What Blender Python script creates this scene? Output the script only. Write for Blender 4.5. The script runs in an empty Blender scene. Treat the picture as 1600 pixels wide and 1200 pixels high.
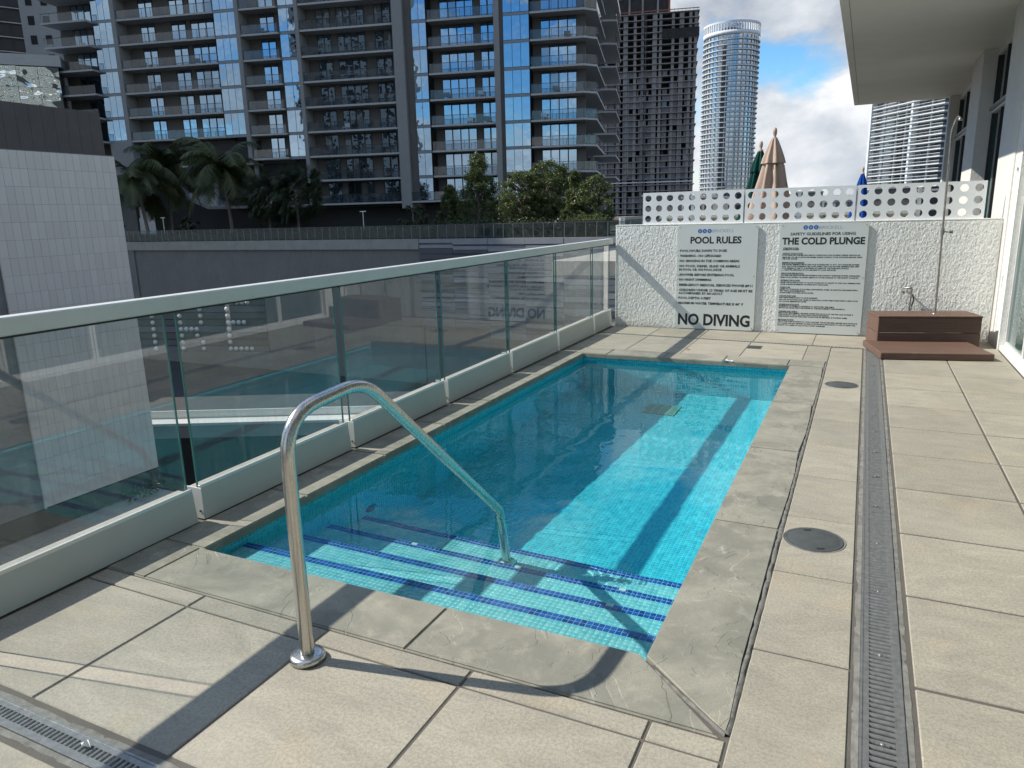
import bpy, bmesh, math, random
import numpy as np
from mathutils import Vector, Matrix
R_ = random.Random(7)
S = bpy.context.scene
COL = S.collection
rad = math.radians

# ---------------------------------------------------------------- camera, sky, sun, exposure
def make_camera():
    yaw, pitch, roll, f = -0.453534, 0.229237, -0.0258892, 1126.98
    cy, sy, cp, sp = math.cos(yaw), math.sin(yaw), math.cos(pitch), math.sin(pitch)
    fw = Vector((sy*cp, cy*cp, -sp)); r = Vector((cy, -sy, 0)); u = r.cross(fw)
    cr, sr = math.cos(roll), math.sin(roll)
    r2 = r*cr + u*sr; u2 = -r*sr + u*cr
    cd = bpy.data.cameras.new('camera'); o = bpy.data.objects.new('camera', cd); COL.objects.link(o)
    m = Matrix((r2, u2, -fw)).transposed().to_4x4(); m.translation = (0, 0, 1.6)
    o.matrix_world = m
    cd.sensor_width = 36; cd.lens = f/1600*36; cd.clip_start = .05; cd.clip_end = 6000
    S.camera = o
make_camera()
SUN_TO = Vector((-1.0, -0.20, 0.92)).normalized()

def make_world():
    w = bpy.data.worlds.new('World'); S.world = w; w.use_nodes = True
    nt = w.node_tree; N = nt.nodes; L = nt.links; N.clear()
    out = N.new('ShaderNodeOutputWorld')
    sky = N.new('ShaderNodeTexSky'); sky.sky_type = 'NISHITA'; sky.sun_disc = False
    sky.sun_elevation = math.asin(SUN_TO.z); sky.sun_rotation = math.atan2(SUN_TO.x, SUN_TO.y)
    sky.air_density = 1.0; sky.dust_density = .15; sky.ozone_density = 2.2
    bg1 = N.new('ShaderNodeBackground'); bg1.inputs[1].default_value = .148
    hs = N.new('ShaderNodeHueSaturation'); hs.inputs['Saturation'].default_value = 1.38
    L.new(sky.outputs[0], hs.inputs['Color']); L.new(hs.outputs[0], bg1.inputs[0])
    tc = N.new('ShaderNodeTexCoord')
    mp = N.new('ShaderNodeMapping'); mp.inputs['Scale'].default_value = (1, 1, 1.9)
    mp.inputs['Location'].default_value = CLOUD_OFF
    L.new(tc.outputs['Generated'], mp.inputs[0])
    def noise(vec, sc, det, rough, dist=0.0):
        n = N.new('ShaderNodeTexNoise'); n.inputs['Scale'].default_value = sc; n.inputs['Detail'].default_value = det
        n.inputs['Roughness'].default_value = rough; n.inputs['Distortion'].default_value = dist
        L.new(vec, n.inputs['Vector']); return n.outputs['Fac']
    n1 = noise(mp.outputs[0], 3.2, 9, .56, .25)
    ad = N.new('ShaderNodeVectorMath'); ad.operation = 'ADD'; ad.inputs[1].default_value = tuple(SUN_TO*.10)
    L.new(mp.outputs[0], ad.inputs[0])
    n2 = noise(ad.outputs[0], 3.2, 9, .56, .25)
    # clouds stack up towards the horizon all round
    sx = N.new('ShaderNodeSeparateXYZ'); L.new(tc.outputs['Generated'], sx.inputs[0])
    hz = N.new('ShaderNodeMapRange'); hz.inputs[1].default_value = 0; hz.inputs[2].default_value = .35; hz.inputs[3].default_value = .085; hz.inputs[4].default_value = 0; L.new(sx.outputs[2], hz.inputs[0])
    sm = N.new('ShaderNodeMath'); sm.operation = 'ADD'; L.new(n1, sm.inputs[0]); L.new(hz.outputs[0], sm.inputs[1])
    cov = N.new('ShaderNodeMapRange'); cov.inputs[1].default_value = .47; cov.inputs[2].default_value = .575; cov.clamp = True
    L.new(sm.outputs[0], cov.inputs[0])
    df = N.new('ShaderNodeMath'); df.operation = 'SUBTRACT'; L.new(n1, df.inputs[0]); L.new(n2, df.inputs[1])
    sh = N.new('ShaderNodeMapRange'); sh.inputs[1].default_value = -.21; sh.inputs[2].default_value = .21
    L.new(df.outputs[0], sh.inputs[0])
    cr = N.new('ShaderNodeValToRGB'); e = cr.color_ramp.elements
    e[0].position = .15; e[0].color = (.30, .34, .41, 1); e[1].position = .85; e[1].color = (.80, .81, .83, 1)
    m_ = cr.color_ramp.elements.new(.5); m_.color = (.52, .56, .61, 1)
    L.new(sh.outputs[0], cr.inputs[0])
    bg2 = N.new('ShaderNodeBackground'); bg2.inputs[1].default_value = 1.0; L.new(cr.outputs[0], bg2.inputs[0])
    mx = N.new('ShaderNodeMixShader'); L.new(cov.outputs[0], mx.inputs[0]); L.new(bg1.outputs[0], mx.inputs[1]); L.new(bg2.outputs[0], mx.inputs[2])
    L.new(mx.outputs[0], out.inputs[0])
CLOUD_OFF = (0.44, -2.92, -1.70)
make_world()

def make_sun():
    l = bpy.data.lights.new('sun', 'SUN'); l.energy = 4.7; l.angle = rad(.5); l.color = (1, .945, .85)
    o = bpy.data.objects.new('sun', l); COL.objects.link(o)
    o.rotation_euler = (-SUN_TO).to_track_quat('-Z', 'Y').to_euler(); o.location = (-30, -10, 40)
    l.cycles.is_caustics_light = True           # real refraction of the sun into the pool
make_sun()
S.view_settings.view_transform = 'Standard'; S.view_settings.look = 'None'
S.view_settings.gamma = 1; S.view_settings.exposure = 0.36; S.view_settings.use_curve_mapping = False
S.cycles.use_denoising = True
S.cycles.max_bounces = 10; S.cycles.glossy_bounces = 6; S.cycles.transmission_bounces = 8
S.cycles.diffuse_bounces = 4; S.cycles.transparent_max_bounces = 20
S.cycles.caustics_reflective = False; S.cycles.caustics_refractive = True
S.cycles.sample_clamp_indirect = 6

# ---------------------------------------------------------------- materials
class NT:
    def __init__(s, name):
        s.m = bpy.data.materials.new(name); s.m.use_nodes = True; s.t = s.m.node_tree; s.t.nodes.clear()
        s.out = s.n('OutputMaterial')
        s.tc = None
    def n(s, typ, **kw):
        x = s.t.nodes.new('ShaderNode'+typ)
        for k, v in kw.items(): setattr(x, k, v)
        return x
    def l(s, a, b): s.t.links.new(a, b)
    def co(s, which='Object'):
        if s.tc is None: s.tc = s.n('TexCoord')
        return s.tc.outputs[which]
    def mapping(s, vec, scale=(1,1,1), loc=(0,0,0), rot=(0,0,0)):
        m = s.n('Mapping'); m.inputs['Scale'].default_value = scale; m.inputs['Location'].default_value = loc
        m.inputs['Rotation'].default_value = rot; s.l(vec, m.inputs[0]); return m.outputs[0]
    def noise(s, vec, sc, det=4, rough=.55, dist=0.):
        x = s.n('TexNoise'); x.inputs['Scale'].default_value = sc; x.inputs['Detail'].default_value = det
        x.inputs['Roughness'].default_value = rough; x.inputs['Distortion'].default_value = dist
        s.l(vec, x.inputs['Vector']); return x.outputs['Fac']
    def math(s, op, a, b=None, c=None):
        x = s.n('Math', operation=op)
        for i, v in enumerate((a, b, c)):
            if v is None: continue
            if isinstance(v, (int, float)): x.inputs[i].default_value = v
            else: s.l(v, x.inputs[i])
        return x.outputs[0]
    def rng(s, v, a, b, c=0., d=1.):
        x = s.n('MapRange'); s.l(v, x.inputs[0])
        for i, q in enumerate((a, b, c, d)): x.inputs[i+1].default_value = q
        return x.outputs[0]
    def mix(s, f, a, b, mode='MIX'):
        x = s.n('Mix', data_type='RGBA', blend_type=mode)
        for i, v in ((0, f), (6, a), (7, b)):
            if isinstance(v, (int, float)): x.inputs[i].default_value = v
            elif isinstance(v, tuple): x.inputs[i].default_value = (*v[:3], 1)
            else: s.l(v, x.inputs[i])
        return x.outputs[2]
    def bump(s, h, strength=.3, dist=.01, normal=None):
        b = s.n('Bump'); b.inputs['Strength'].default_value = strength; b.inputs['Distance'].default_value = dist
        s.l(h, b.inputs['Height'])
        if normal is not None: s.l(normal, b.inputs['Normal'])
        return b.outputs[0]
    def rnd(s): return s.n('ObjectInfo').outputs['Random']
    def pbr(s, col, rough=.6, metal=0., normal=None, spec=.5, coat=0.):
        p = s.n('BsdfPrincipled')
        for k, v in (('Base Color', col), ('Roughness', rough), ('Metallic', metal), ('Specular IOR Level', spec), ('Coat Weight', coat)):
            if isinstance(v, tuple): p.inputs[k].default_value = (*v[:3], 1)
            elif isinstance(v, (int, float)): p.inputs[k].default_value = v
            else: s.l(v, p.inputs[k])
        if normal is not None: s.l(normal, p.inputs['Normal'])
        s.l(p.outputs[0], s.out.inputs[0]); return s.m
    def schlick(s, f0=.04, normal=None):
        g = s.n('NewGeometry')
        d = s.n('VectorMath', operation='DOT_PRODUCT'); s.l(g.outputs['Incoming'], d.inputs[0]); s.l(normal if normal is not None else g.outputs['Normal'], d.inputs[1])
        c = s.math('ABSOLUTE', d.outputs['Value']); o = s.math('SUBTRACT', 1., c); o = s.n('Math', operation='MAXIMUM') and o
        p = s.math('POWER', s.math('MAXIMUM', o, 0.), 5.)
        return s.math('ADD', f0, s.math('MULTIPLY', p, 1-f0))

M = {}
def simple(name, col, rough=.6, metal=0., var=.12, nscale=6., bstr=.0, bscale=60., spec=.5, dirt=0.):
    t = NT(name); v = t.noise(t.co(), nscale, 5, .6)
    a = tuple(c*(1-var) for c in col); b = tuple(min(1, c*(1+var)) for c in col)
    c_ = t.mix(t.rng(v, .3, .7), a, b)
    if dirt:
        d = t.noise(t.mapping(t.co(), (3, 3, .35)), 2.5, 6, .65)
        c_ = t.mix(t.math('MULTIPLY', t.rng(d, .52, .75), dirt), c_, tuple(c*.45 for c in col))
    nrm = t.bump(t.noise(t.co(), bscale, 4, .6), bstr, .004) if bstr else None
    M[name] = t.pbr(c_, rough, metal, nrm, spec); return M[name]

# -- paving tile: beige porcelain, different tone and vein direction per tile
def mk_tile():
    t = NT('paving_tile'); r = t.rnd(); obj = t.co()
    loc = t.n('CombineXYZ'); t.l(t.math('MULTIPLY', r, 37.), loc.inputs[0]); t.l(t.math('MULTIPLY', r, 91.), loc.inputs[1])
    ad = t.n('VectorMath', operation='ADD'); t.l(obj, ad.inputs[0]); t.l(loc.outputs[0], ad.inputs[1]); v = ad.outputs[0]
    base = t.mix(r, (.340, .314, .248), (.452, .415, .326))
    st = t.noise(t.mapping(v, (1.8, 4.2, 1)), 1.8, 6, .66, 1.1)
    c = t.mix(t.rng(st, .34, .66), base, t.mix(.55, base, (.23, .215, .18)))
    bl = t.noise(v, 2.3, 4, .6, .4)
    c = t.mix(t.math('MULTIPLY', t.rng(bl, .55, .72), .6), c, (.46, .375, .26))
    g = t.noise(v, 85, 4, .75); g2 = t.noise(v, 260, 2, .6)
    c = t.mix(t.rng(g, .42, .60, .0, .8), c, t.mix(.55, c, (.16, .15, .12)))
    c = t.mix(t.rng(g2, .56, .70, 0, .5), c, (.60, .58, .51))
    pos = t.n('NewGeometry').outputs['Position']
    w = t.noise(pos, 1.3, 6, .62, 1.0); c = t.mix(t.rng(w, .54, .72, 0, .42), c, (.20, .19, .16))
    w2 = t.noise(pos, .7, 4, .6, .5); c = t.mix(t.rng(w2, .50, .70, 0, .35), c, (.50, .46, .38))
    h = t.math('ADD', t.math('MULTIPLY', g, .7), t.math('MULTIPLY', st, .6))
    M['tile'] = t.pbr(c, t.rng(g, .3, .7, .55, .8), 0, t.bump(h, .35, .004), .35)
mk_tile()
# -- natural cleft stone coping with flaked layers
def mk_stone():
    t = NT('cleft_stone'); r = t.rnd(); obj = t.co()
    loc = t.n('CombineXYZ'); t.l(t.math('MULTIPLY', r, 53.), loc.inputs[0]); t.l(t.math('MULTIPLY', r, 17.), loc.inputs[1])
    ad = t.n('VectorMath', operation='ADD'); t.l(obj, ad.inputs[0]); t.l(loc.outputs[0], ad.inputs[1]); v = ad.outputs[0]
    base = t.mix(r, (.325, .315, .25), (.36, .345, .275))
    a = t.noise(v, 3.0, 7, .6, .9); b = t.noise(v, 9, 6, .62, .4); f = t.noise(v, 190, 3, .7)
    c = t.mix(t.rng(a, .40, .62), (.24, .235, .19), base)
    c = t.mix(t.rng(b, .52, .7, 0, .7), c, (.41, .385, .31))
    pos = t.n('NewGeometry').outputs['Position']; pw = t.noise(pos, 1.6, 6, .62, 1.2); c = t.mix(t.rng(pw, .52, .68, 0, .45), c, (.195, .195, .165)); c = t.mix(t.rng(pw, .47, .36, 0, .5), c, (.40, .38, .31))
    c = t.mix(t.rng(f, .35, .65, 0, .35), c, (.13, .125, .11))
    # terraces: a flake is a step in height with a thin dark edge
    fl = t.noise(v, 2.4, 5, .52, .7)
    s1 = t.rng(fl, .565, .573); s2 = t.rng(fl, .64, .646); s3 = t.rng(fl, .40, .405)
    rim = t.math('MULTIPLY', t.rng(fl, .560, .569), t.rng(fl, .582, .571))
    rim2 = t.math('MULTIPLY', t.rng(fl, .635, .642), t.rng(fl, .652, .644))
    c = t.mix(t.math('MULTIPLY', t.math('MAXIMUM', rim, rim2), t.rng(b, .5, .62, 0, .5)), c, (.42, .41, .35))
    c = t.mix(t.math('MULTIPLY', s2, .35), c, (.15, .15, .13))
    h = t.math('ADD', t.math('ADD', s1, s2), s3)
    h = t.math('SUBTRACT', t.math('MULTIPLY', a, 1.5), t.math('MULTIPLY', h, .9))
    h = t.math('ADD', h, t.math('ADD', t.math('MULTIPLY', f, .12), t.math('MULTIPLY', b, .6)))
    M['stone'] = t.pbr(c, .72, 0, t.bump(h, .42, .005), .3)
mk_stone()
# -- white stucco, vertical worm relief
def mk_stucco(name='stucco', col=(.86, .87, .83), stretch=(1, 1, .55), sc=42, strength=.9, dist=.012):
    t = NT(name); v = t.co()
    p = t.mapping(v, stretch)
    a = t.noise(p, sc, 3, .55, 1.6); b = t.noise(v, 150, 3, .6); big = t.noise(v, 3, 4, .6)
    ridge = t.rng(a, .40, .60)
    c = t.mix(t.rng(big, .35, .7, 0, .4), col, tuple(x*.9 for x in col))
    c = t.mix(t.math('MULTIPLY', t.math('SUBTRACT', 1., ridge), .22), c, (.50, .50, .45))
    low = t.n('SeparateXYZ'); t.l(v, low.inputs[0])
    grime = t.math('MULTIPLY', t.rng(low.outputs[2], .10, .0, 0, 1), t.rng(big, .35, .6)); c = t.mix(t.math('MULTIPLY', grime, .5), c, (.35, .33, .28))
    dr = t.noise(t.mapping(v, (7, 7, .5)), 1.4, 6, .65); c = t.mix(t.rng(dr, .52, .72, 0, .30), c, (.52, .50, .44))
    h = t.math('ADD', ridge, t.math('MULTIPLY', b, .25))
    M[name] = t.pbr(c, .8, 0, t.bump(h, strength, dist), .25)
mk_stucco(strength=.5, dist=.006)
mk_stucco('pier_stucco', (.80, .79, .75), (1, 1, .8), 60, .5, .006)
# -- glass: thin sheet, mirrors by its Fresnel factor, the rest goes through
def mk_glass(name, tint, f0=.045, grime=.0, rough=0., wav=0., refl=(1, 1, 1)):
    t = NT(name)
    nrm = None
    if wav: nrm = t.bump(t.noise(t.co(), .55, 2, .5), wav, 1.0)
    tr = t.n('BsdfTransparent'); tr.inputs[0].default_value = (*tint, 1)
    gl = t.n('BsdfGlossy'); gl.inputs['Roughness'].default_value = rough; gl.inputs['Color'].default_value = (*refl, 1)
    if nrm is not None: t.l(nrm, gl.inputs['Normal'])
    fac = t.schlick(f0)
    mx = t.n('MixShader'); t.l(fac, mx.inputs[0]); t.l(tr.outputs[0], mx.inputs[1]); t.l(gl.outputs[0], mx.inputs[2])
    o = mx.outputs[0]
    if grime:
        df = t.n('BsdfDiffuse'); df.inputs[0].default_value = (.55, .56, .54, 1)
        g = t.noise(t.mapping(t.co(), (1, 2.2, .5)), 1.7, 7, .65); g2 = t.noise(t.mapping(t.co(), (1, 16, .7)), 3, 4, .6)
        k = t.math('MULTIPLY', t.math('ADD', t.rng(g, .35, .75), t.rng(g2, .5, .8, 0, .7)), grime)
        m2 = t.n('MixShader'); t.l(k, m2.inputs[0]); t.l(o, m2.inputs[1]); t.l(df.outputs[0], m2.inputs[2]); o = m2.outputs[0]
    t.l(o, t.out.inputs[0]); M[name] = t.m
mk_glass('rail_glass', (.965, .985, .978), .045, .085)
mk_glass('balcony_glass', (.62, .72, .78), .06, .10)
mk_glass('garden_glass', (.75, .85, .85), .05, .04)
def mk_mirror_glass(name, dark, f0, rough=.0, wav=.0, wsc=.6, tint=(1, 1, 1), ripple=(1, 1, 1)):
    t = NT(name); n_ = None
    if wav:
        o_ = t.n('ObjectInfo'); ad = t.n('VectorMath', operation='ADD'); t.l(t.mapping(t.co(), ripple), ad.inputs[0])
        cx = t.n('CombineXYZ'); t.l(t.math('MULTIPLY', o_.outputs['Random'], 60.), cx.inputs[0]); t.l(cx.outputs[0], ad.inputs[1])
        n_ = t.bump(t.noise(ad.outputs[0], wsc, 2, .5), wav, 1.0)
    df = t.n('BsdfDiffuse'); df.inputs[0].default_value = (*dark, 1)
    gl = t.n('BsdfGlossy'); gl.inputs['Roughness'].default_value = rough; gl.inputs['Color'].default_value = (*tint, 1)
    if n_ is not None: t.l(n_, gl.inputs['Normal'])
    mx = t.n('MixShader'); t.l(t.schlick(f0), mx.inputs[0]); t.l(df.outputs[0], mx.inputs[1]); t.l(gl.outputs[0], mx.inputs[2])
    t.l(mx.outputs[0], t.out.inputs[0]); M[name] = t.m
mk_mirror_glass('tower_glass', (.015, .02, .03), .50, 0, .018, .5, (.58, .80, 1.0))
mk_mirror_glass('blind_glass', (.16, .16, .155), .30, 0, .012, .5, (.62, .82, 1.0))
mk_mirror_glass('wavy_glass', (.02, .03, .03), .75, 0, .35, .22, (.92, 1, .96), (1, 1, 1.7))
mk_mirror_glass('door_glass', (.02, .075, .075), .16, 0, 0)
mk_mirror_glass('far_glass', (.03, .045, .055), .30, .05, 0, 1, (.85, .93, 1))
mk_mirror_glass('dim_glass', (.03, .04, .045), .10, .05, 0, 1, (.8, .92, 1))
mk_mirror_glass('pale_glass', (.10, .12, .14), .40, .08, 0, 1, (.9, .95, 1))
# -- pool mosaic; attribute tv is a random tone per tile
def mk_mosaic(name, a, b, c_, rough=.18):
    t = NT(name); at = t.n('Attribute', attribute_name='tv'); r = at.outputs['Fac']
    cr = t.n('ValToRGB'); e = cr.color_ramp.elements; e[0].color = (*a, 1); e[1].color = (*c_, 1); m = e.new(.5); m.color = (*b, 1)
    t.l(r, cr.inputs[0]); v = t.noise(t.co(), 90, 3, .6)
    c = t.mix(t.rng(v, .3, .7, 0, .25), cr.outputs[0], tuple(x*.75 for x in b))
    M[name] = t.pbr(c, rough, 0, None, .5)
mk_mosaic('mosaic_light', (.20, .53, .55), (.27, .60, .60), (.40, .68, .66))
mk_mosaic('mosaic_floor', (.018, .48, .60), (.032, .57, .67), (.075, .65, .73))
mk_mosaic('mosaic_wall', (.015, .52, .66), (.03, .64, .76), (.07, .72, .82))
mk_mosaic('mosaic_blue', (.010, .03, .20), (.02, .06, .33), (.04, .11, .42))
for i, c in enumerate(((.012, .035, .22), (.02, .065, .34), (.035, .10, .42))): simple('blue_tile_%d' % i, c, .18, var=.1, nscale=50)
simple('grout_pool', (.36, .70, .74), .7)
def mk_water():
    t = NT('pool_water'); g = t.n('BsdfGlass'); g.inputs['IOR'].default_value = 1.333; g.inputs['Roughness'].default_value = 0
    g.inputs['Color'].default_value = (.76, .98, 1, 1); t.l(g.outputs[0], t.out.inputs[0]); M['water'] = t.m
mk_water()
simple('grout', (.11, .10, .085), .85, bstr=.5, bscale=120)
simple('sealant', (.15, .145, .13), .8, var=.4, nscale=30, bstr=.8, bscale=60)
simple('mortar', (.20, .195, .175), .85, var=.3, nscale=20, bstr=.8, bscale=80)
simple('alu_white', (.62, .65, .62), .38, .0, .04, 3, dirt=.10)
simple('fascia_paint', (.46, .49, .46), .4, .0, .04, 3, dirt=.12)
simple('alu_edge', (.72, .73, .70), .35, .3, .04)
simple('frame_white', (.72, .73, .71), .4, 0, .05, 4, dirt=.15)
simple('gasket', (.02, .02, .02), .6)
simple('post_metal', (.10, .105, .11), .45, .3, .2)
simple('glass_edge', (.04, .16, .14), .2)
def mk_steel():
    t = NT('brushed_steel'); v = t.noise(t.mapping(t.co(), (60, 60, 2)), 4, 4, .6); w = t.noise(t.co(), 9, 5, .6)
    c = t.mix(t.rng(v, .3, .7), (.50, .48, .44), (.64, .62, .58)); c = t.mix(t.rng(w, .6, .8, 0, .15), c, (.40, .35, .29))
    M['steel'] = t.pbr(c, t.rng(v, .3, .7, .20, .32), 1.)
mk_steel()
simple('drain_steel', (.29, .295, .285), .36, .6, .22, 40, bstr=.2)
simple('drain_dark', (.015, .015, .015), .9)
simple('lid_grey', (.065, .072, .072), .6, 0, .2, 20, bstr=.4, bscale=200)
simple('pipe_metal', (.30, .28, .25), .4, .8, .25, 30)
simple('sign_plate', (.67, .71, .685), .42, 0, .02, 2)
simple('sign_black', (.012, .013, .015), .5)
simple('sign_blue', (.01, .13, .45), .45)
simple('sign_greyblue', (.20, .33, .48), .45)
simple('panel_white', (.86, .88, .88), .38, 0, .03, 3, dirt=.08)
simple('soffit_paint', (.70, .70, .65), .75, 0, .05, 1.2, bstr=.15)
simple('concrete', (.34, .325, .285), .8, 0, .12, 1.2, bstr=.3, dirt=.4)
simple('wall_concrete', (.205, .195, .175), .85, 0, .10, .5, bstr=.2, bscale=8, dirt=.45)
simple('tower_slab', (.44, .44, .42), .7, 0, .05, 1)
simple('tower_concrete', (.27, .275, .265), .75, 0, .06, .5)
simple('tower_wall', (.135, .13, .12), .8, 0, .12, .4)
simple('tower_dark', (.035, .035, .036), .7, 0, .2, .4)
simple('window_frame_dark', (.02, .021, .023), .5)
simple('spandrel', (.22, .25, .27), .4, .2, .05)
simple('raw_concrete', (.27, .25, .24), .85, 0, .25, .15)
simple('raw_infill', (.19, .183, .185), .85, 0, .3, .12)
simple('raw_dark', (.03, .028, .028), .9, 0, .4, .3)
simple('scaffold_red', (.33, .10, .06), .8)
simple('white_tower', (.66, .68, .69), .6, 0, .05, .1)
simple('beige_tower', (.52, .47, .40), .8, 0, .06, .3)
simple('bronze_panel', (.062, .056, .054), .42, .35, .12, 1.5, dirt=.2)
def mk_face_tile():
    t = NT('facade_tile'); r = t.rnd(); v = t.noise(t.co(), 3, 5, .6)
    c = t.mix(r, (.64, .59, .52), (.70, .65, .575)); c = t.mix(t.rng(v, .4, .7, 0, .3), c, (.58, .52, .45))
    M['facade_tile'] = t.pbr(c, .45, 0, None, .4)
mk_face_tile()
simple('facade_joint', (.20, .195, .185), .8)
def mk_wood():
    t = NT('brown_board'); v = t.co(); p = t.mapping(v, (1.2, 30, 30))
    g = t.noise(p, 2.0, 6, .6, .3); f = t.noise(t.mapping(v, (2, 90, 90)), 6, 4, .6)
    c = t.mix(t.rng(g, .35, .65), (.115, .068, .050), (.165, .100, .074)); c = t.mix(t.rng(f, .5, .7, 0, .4), c, (.10, .052, .036))
    s = t.noise(v, 5, 5, .6); c = t.mix(t.rng(s, .6, .8, 0, .35), c, (.24, .18, .15))
    M['board'] = t.pbr(c, .55, 0, t.bump(f, .3, .003), .4)
mk_wood()
def mk_cloth(name, col):
    t = NT(name); v = t.noise(t.co(), 400, 2, .6); w = t.noise(t.co(), 3, 4, .6)
    c = t.mix(t.rng(v, .3, .7), tuple(x*.86 for x in col), col); c = t.mix(t.rng(w, .5, .8, 0, .35), c, tuple(x*.75 for x in col))
    M[name] = t.pbr(c, .9, 0, t.bump(w, .3, .02), .15)
mk_cloth('cloth_tan', (.50, .385, .305)); mk_cloth('cloth_green', (.008, .055, .045)); mk_cloth('cloth_blue', (.01, .065, .30))
def mk_leaf(name, a, b, c3):
    t = NT(name); at = t.n('Attribute', attribute_name='tv'); v = t.noise(t.co(), .9, 3, .6)
    c = t.mix(at.outputs['Fac'], a, b); c = t.mix(t.rng(v, .45, .7, 0, .6), c, c3)
    p = t.n('BsdfPrincipled'); t.l(c, p.inputs['Base Color']); p.inputs['Roughness'].default_value = .5
    tr = t.n('BsdfTranslucent'); t.l(c, tr.inputs[0]); mx = t.n('MixShader'); mx.inputs[0].default_value = .25
    t.l(p.outputs[0], mx.inputs[1]); t.l(tr.outputs[0], mx.inputs[2]); t.l(mx.outputs[0], t.out.inputs[0]); M[name] = t.m
mk_leaf('leaf_pine', (.045, .075, .018), (.14, .17, .05), (.08, .115, .03))
mk_leaf('leaf_palm', (.035, .055, .015), (.085, .10, .03), (.05, .07, .02))
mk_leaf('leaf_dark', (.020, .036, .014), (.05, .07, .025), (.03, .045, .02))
mk_leaf('leaf_hedge', (.05, .09, .02), (.12, .17, .04), (.05, .08, .02))
mk_leaf('leaf_yellow', (.20, .15, .05), (.30, .22, .07), (.15, .12, .05))
simple('bark', (.14, .115, .09), .9, 0, .3, 6, bstr=.6, bscale=15)
simple('palm_trunk', (.20, .175, .145), .9, 0, .25, 6, bstr=.5, bscale=10)
simple('asphalt', (.05, .05, .052), .9, 0, .15, .3)
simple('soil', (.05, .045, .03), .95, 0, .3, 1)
simple('bulb', (.85, .84, .78), .35, 0, .03)
simple('louvre', (.145, .15, .15), .6, .2, .15, 2)
simple('louvre_light', (.30, .31, .32), .6, .1, .1, 1)
simple('louvre_mid', (.19, .20, .215), .6, .1, .1, 1)
simple('louvre_dark', (.10, .105, .115), .6, .1, .1, 1)
simple('crane_red', (.30, .05, .05), .6)
simple('brown_leaf', (.30, .18, .07), .8)
simple('white_leaf', (.80, .80, .76), .6)
simple('yellow_plastic', (.22, .50, .42), .5)

# ---------------------------------------------------------------- mesh helpers
class MB:
    def __init__(s): s.v = []; s.f = []; s.m = []; s.sm = []
    def add(s, vs, fs, mi=0, smooth=False):
        b = len(s.v); s.v += [tuple(p) for p in vs]
        for f in fs: s.f.append(tuple(b+i for i in f)); s.m.append(mi); s.sm.append(smooth)
        return s
    def box(s, x0, x1, y0, y1, z0, z1, mi=0):
        vs = [(x0,y0,z0),(x1,y0,z0),(x1,y1,z0),(x0,y1,z0),(x0,y0,z1),(x1,y0,z1),(x1,y1,z1),(x0,y1,z1)]
        return s.add(vs, [(0,3,2,1),(4,5,6,7),(0,1,5,4),(1,2,6,5),(2,3,7,6),(3,0,4,7)], mi)
    def hexa(s, p, mi=0):            # p: 8 points, bottom ccw then top ccw
        return s.add(p, [(0,3,2,1),(4,5,6,7),(0,1,5,4),(1,2,6,5),(2,3,7,6),(3,0,4,7)], mi)
    def prism(s, poly, z0, z1, mi=0):
        n = len(poly); vs = [(x,y,z0) for x,y in poly]+[(x,y,z1) for x,y in poly]
        return s.add(vs, [tuple(range(n))[::-1], tuple(range(n,2*n))]+[(i,(i+1)%n,n+(i+1)%n,n+i) for i in range(n)], mi)
    def tube(s, pts, r, n=10, mi=0, caps=True):
        pts = [Vector(p) for p in pts]; k = len(pts); rs = r if isinstance(r, (list, tuple)) else [r]*k
        vs = []; up = None
        for i, p in enumerate(pts):
            d = (pts[min(i+1,k-1)]-pts[max(i-1,0)]).normalized()
            if up is None: up = d.orthogonal().normalized()
            a = (up-d*up.dot(d)).normalized(); up = a; b = d.cross(a)
            for j in range(n):
                t = 2*math.pi*j/n; vs.append(p+(a*math.cos(t)+b*math.sin(t))*rs[i])
        fs = [(i*n+j, i*n+(j+1)%n, (i+1)*n+(j+1)%n, (i+1)*n+j) for i in range(k-1) for j in range(n)]
        s.add(vs, fs, mi, True)
        if caps: s.add(vs[:n], [tuple(range(n))[::-1]], mi); s.add(vs[-n:], [tuple(range(n))], mi)
        return s
    def lathe(s, prof, c=(0,0), n=24, mi=0, flute=0, fl=0., smooth=True):
        vs = []
        for r, z in prof:
            for j in range(n):
                t = 2*math.pi*j/n; rr = r*(1+fl*math.cos(flute*t)) if flute else r
                vs.append((c[0]+rr*math.cos(t), c[1]+rr*math.sin(t), z))
        k = len(prof)
        fs = [(i*n+j, i*n+(j+1)%n, (i+1)*n+(j+1)%n, (i+1)*n+j) for i in range(k-1) for j in range(n)]
        return s.add(vs, fs, mi, smooth)
    def mesh(s, name, mats):
        me = bpy.data.meshes.new(name); me.from_pydata(s.v, [], s.f)
        for m in (mats if isinstance(mats, (list, tuple)) else [mats]): me.materials.append(M[m] if isinstance(m, str) else m)
        me.polygons.foreach_set('material_index', s.m); me.polygons.foreach_set('use_smooth', s.sm); me.update()
        return me
    def build(s, name, mats, parent=None, loc=(0,0,0), bevel=0., rz=0.):
        me = s.mesh(name, mats)
        if bevel:
            bm = bmesh.new(); bm.from_mesh(me); bmesh.ops.bevel(bm, geom=bm.edges[:], offset=bevel, segments=1, affect='EDGES', clamp_overlap=True)
            bm.to_mesh(me); bm.free()
        return link(name, me, parent, loc, rz)
def link(name, me, parent=None, loc=(0,0,0), rz=0.):
    o = bpy.data.objects.new(name, me); COL.objects.link(o); o.location = loc; o.rotation_euler = (0,0,rz)
    if parent is not None: o.parent = parent
    return o
def tag(o, label=None, cat=None, group=None, kind=None):
    if label: o['label'] = label
    if cat: o['category'] = cat
    if group: o['group'] = group
    if kind: o['kind'] = kind
    return o
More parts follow.
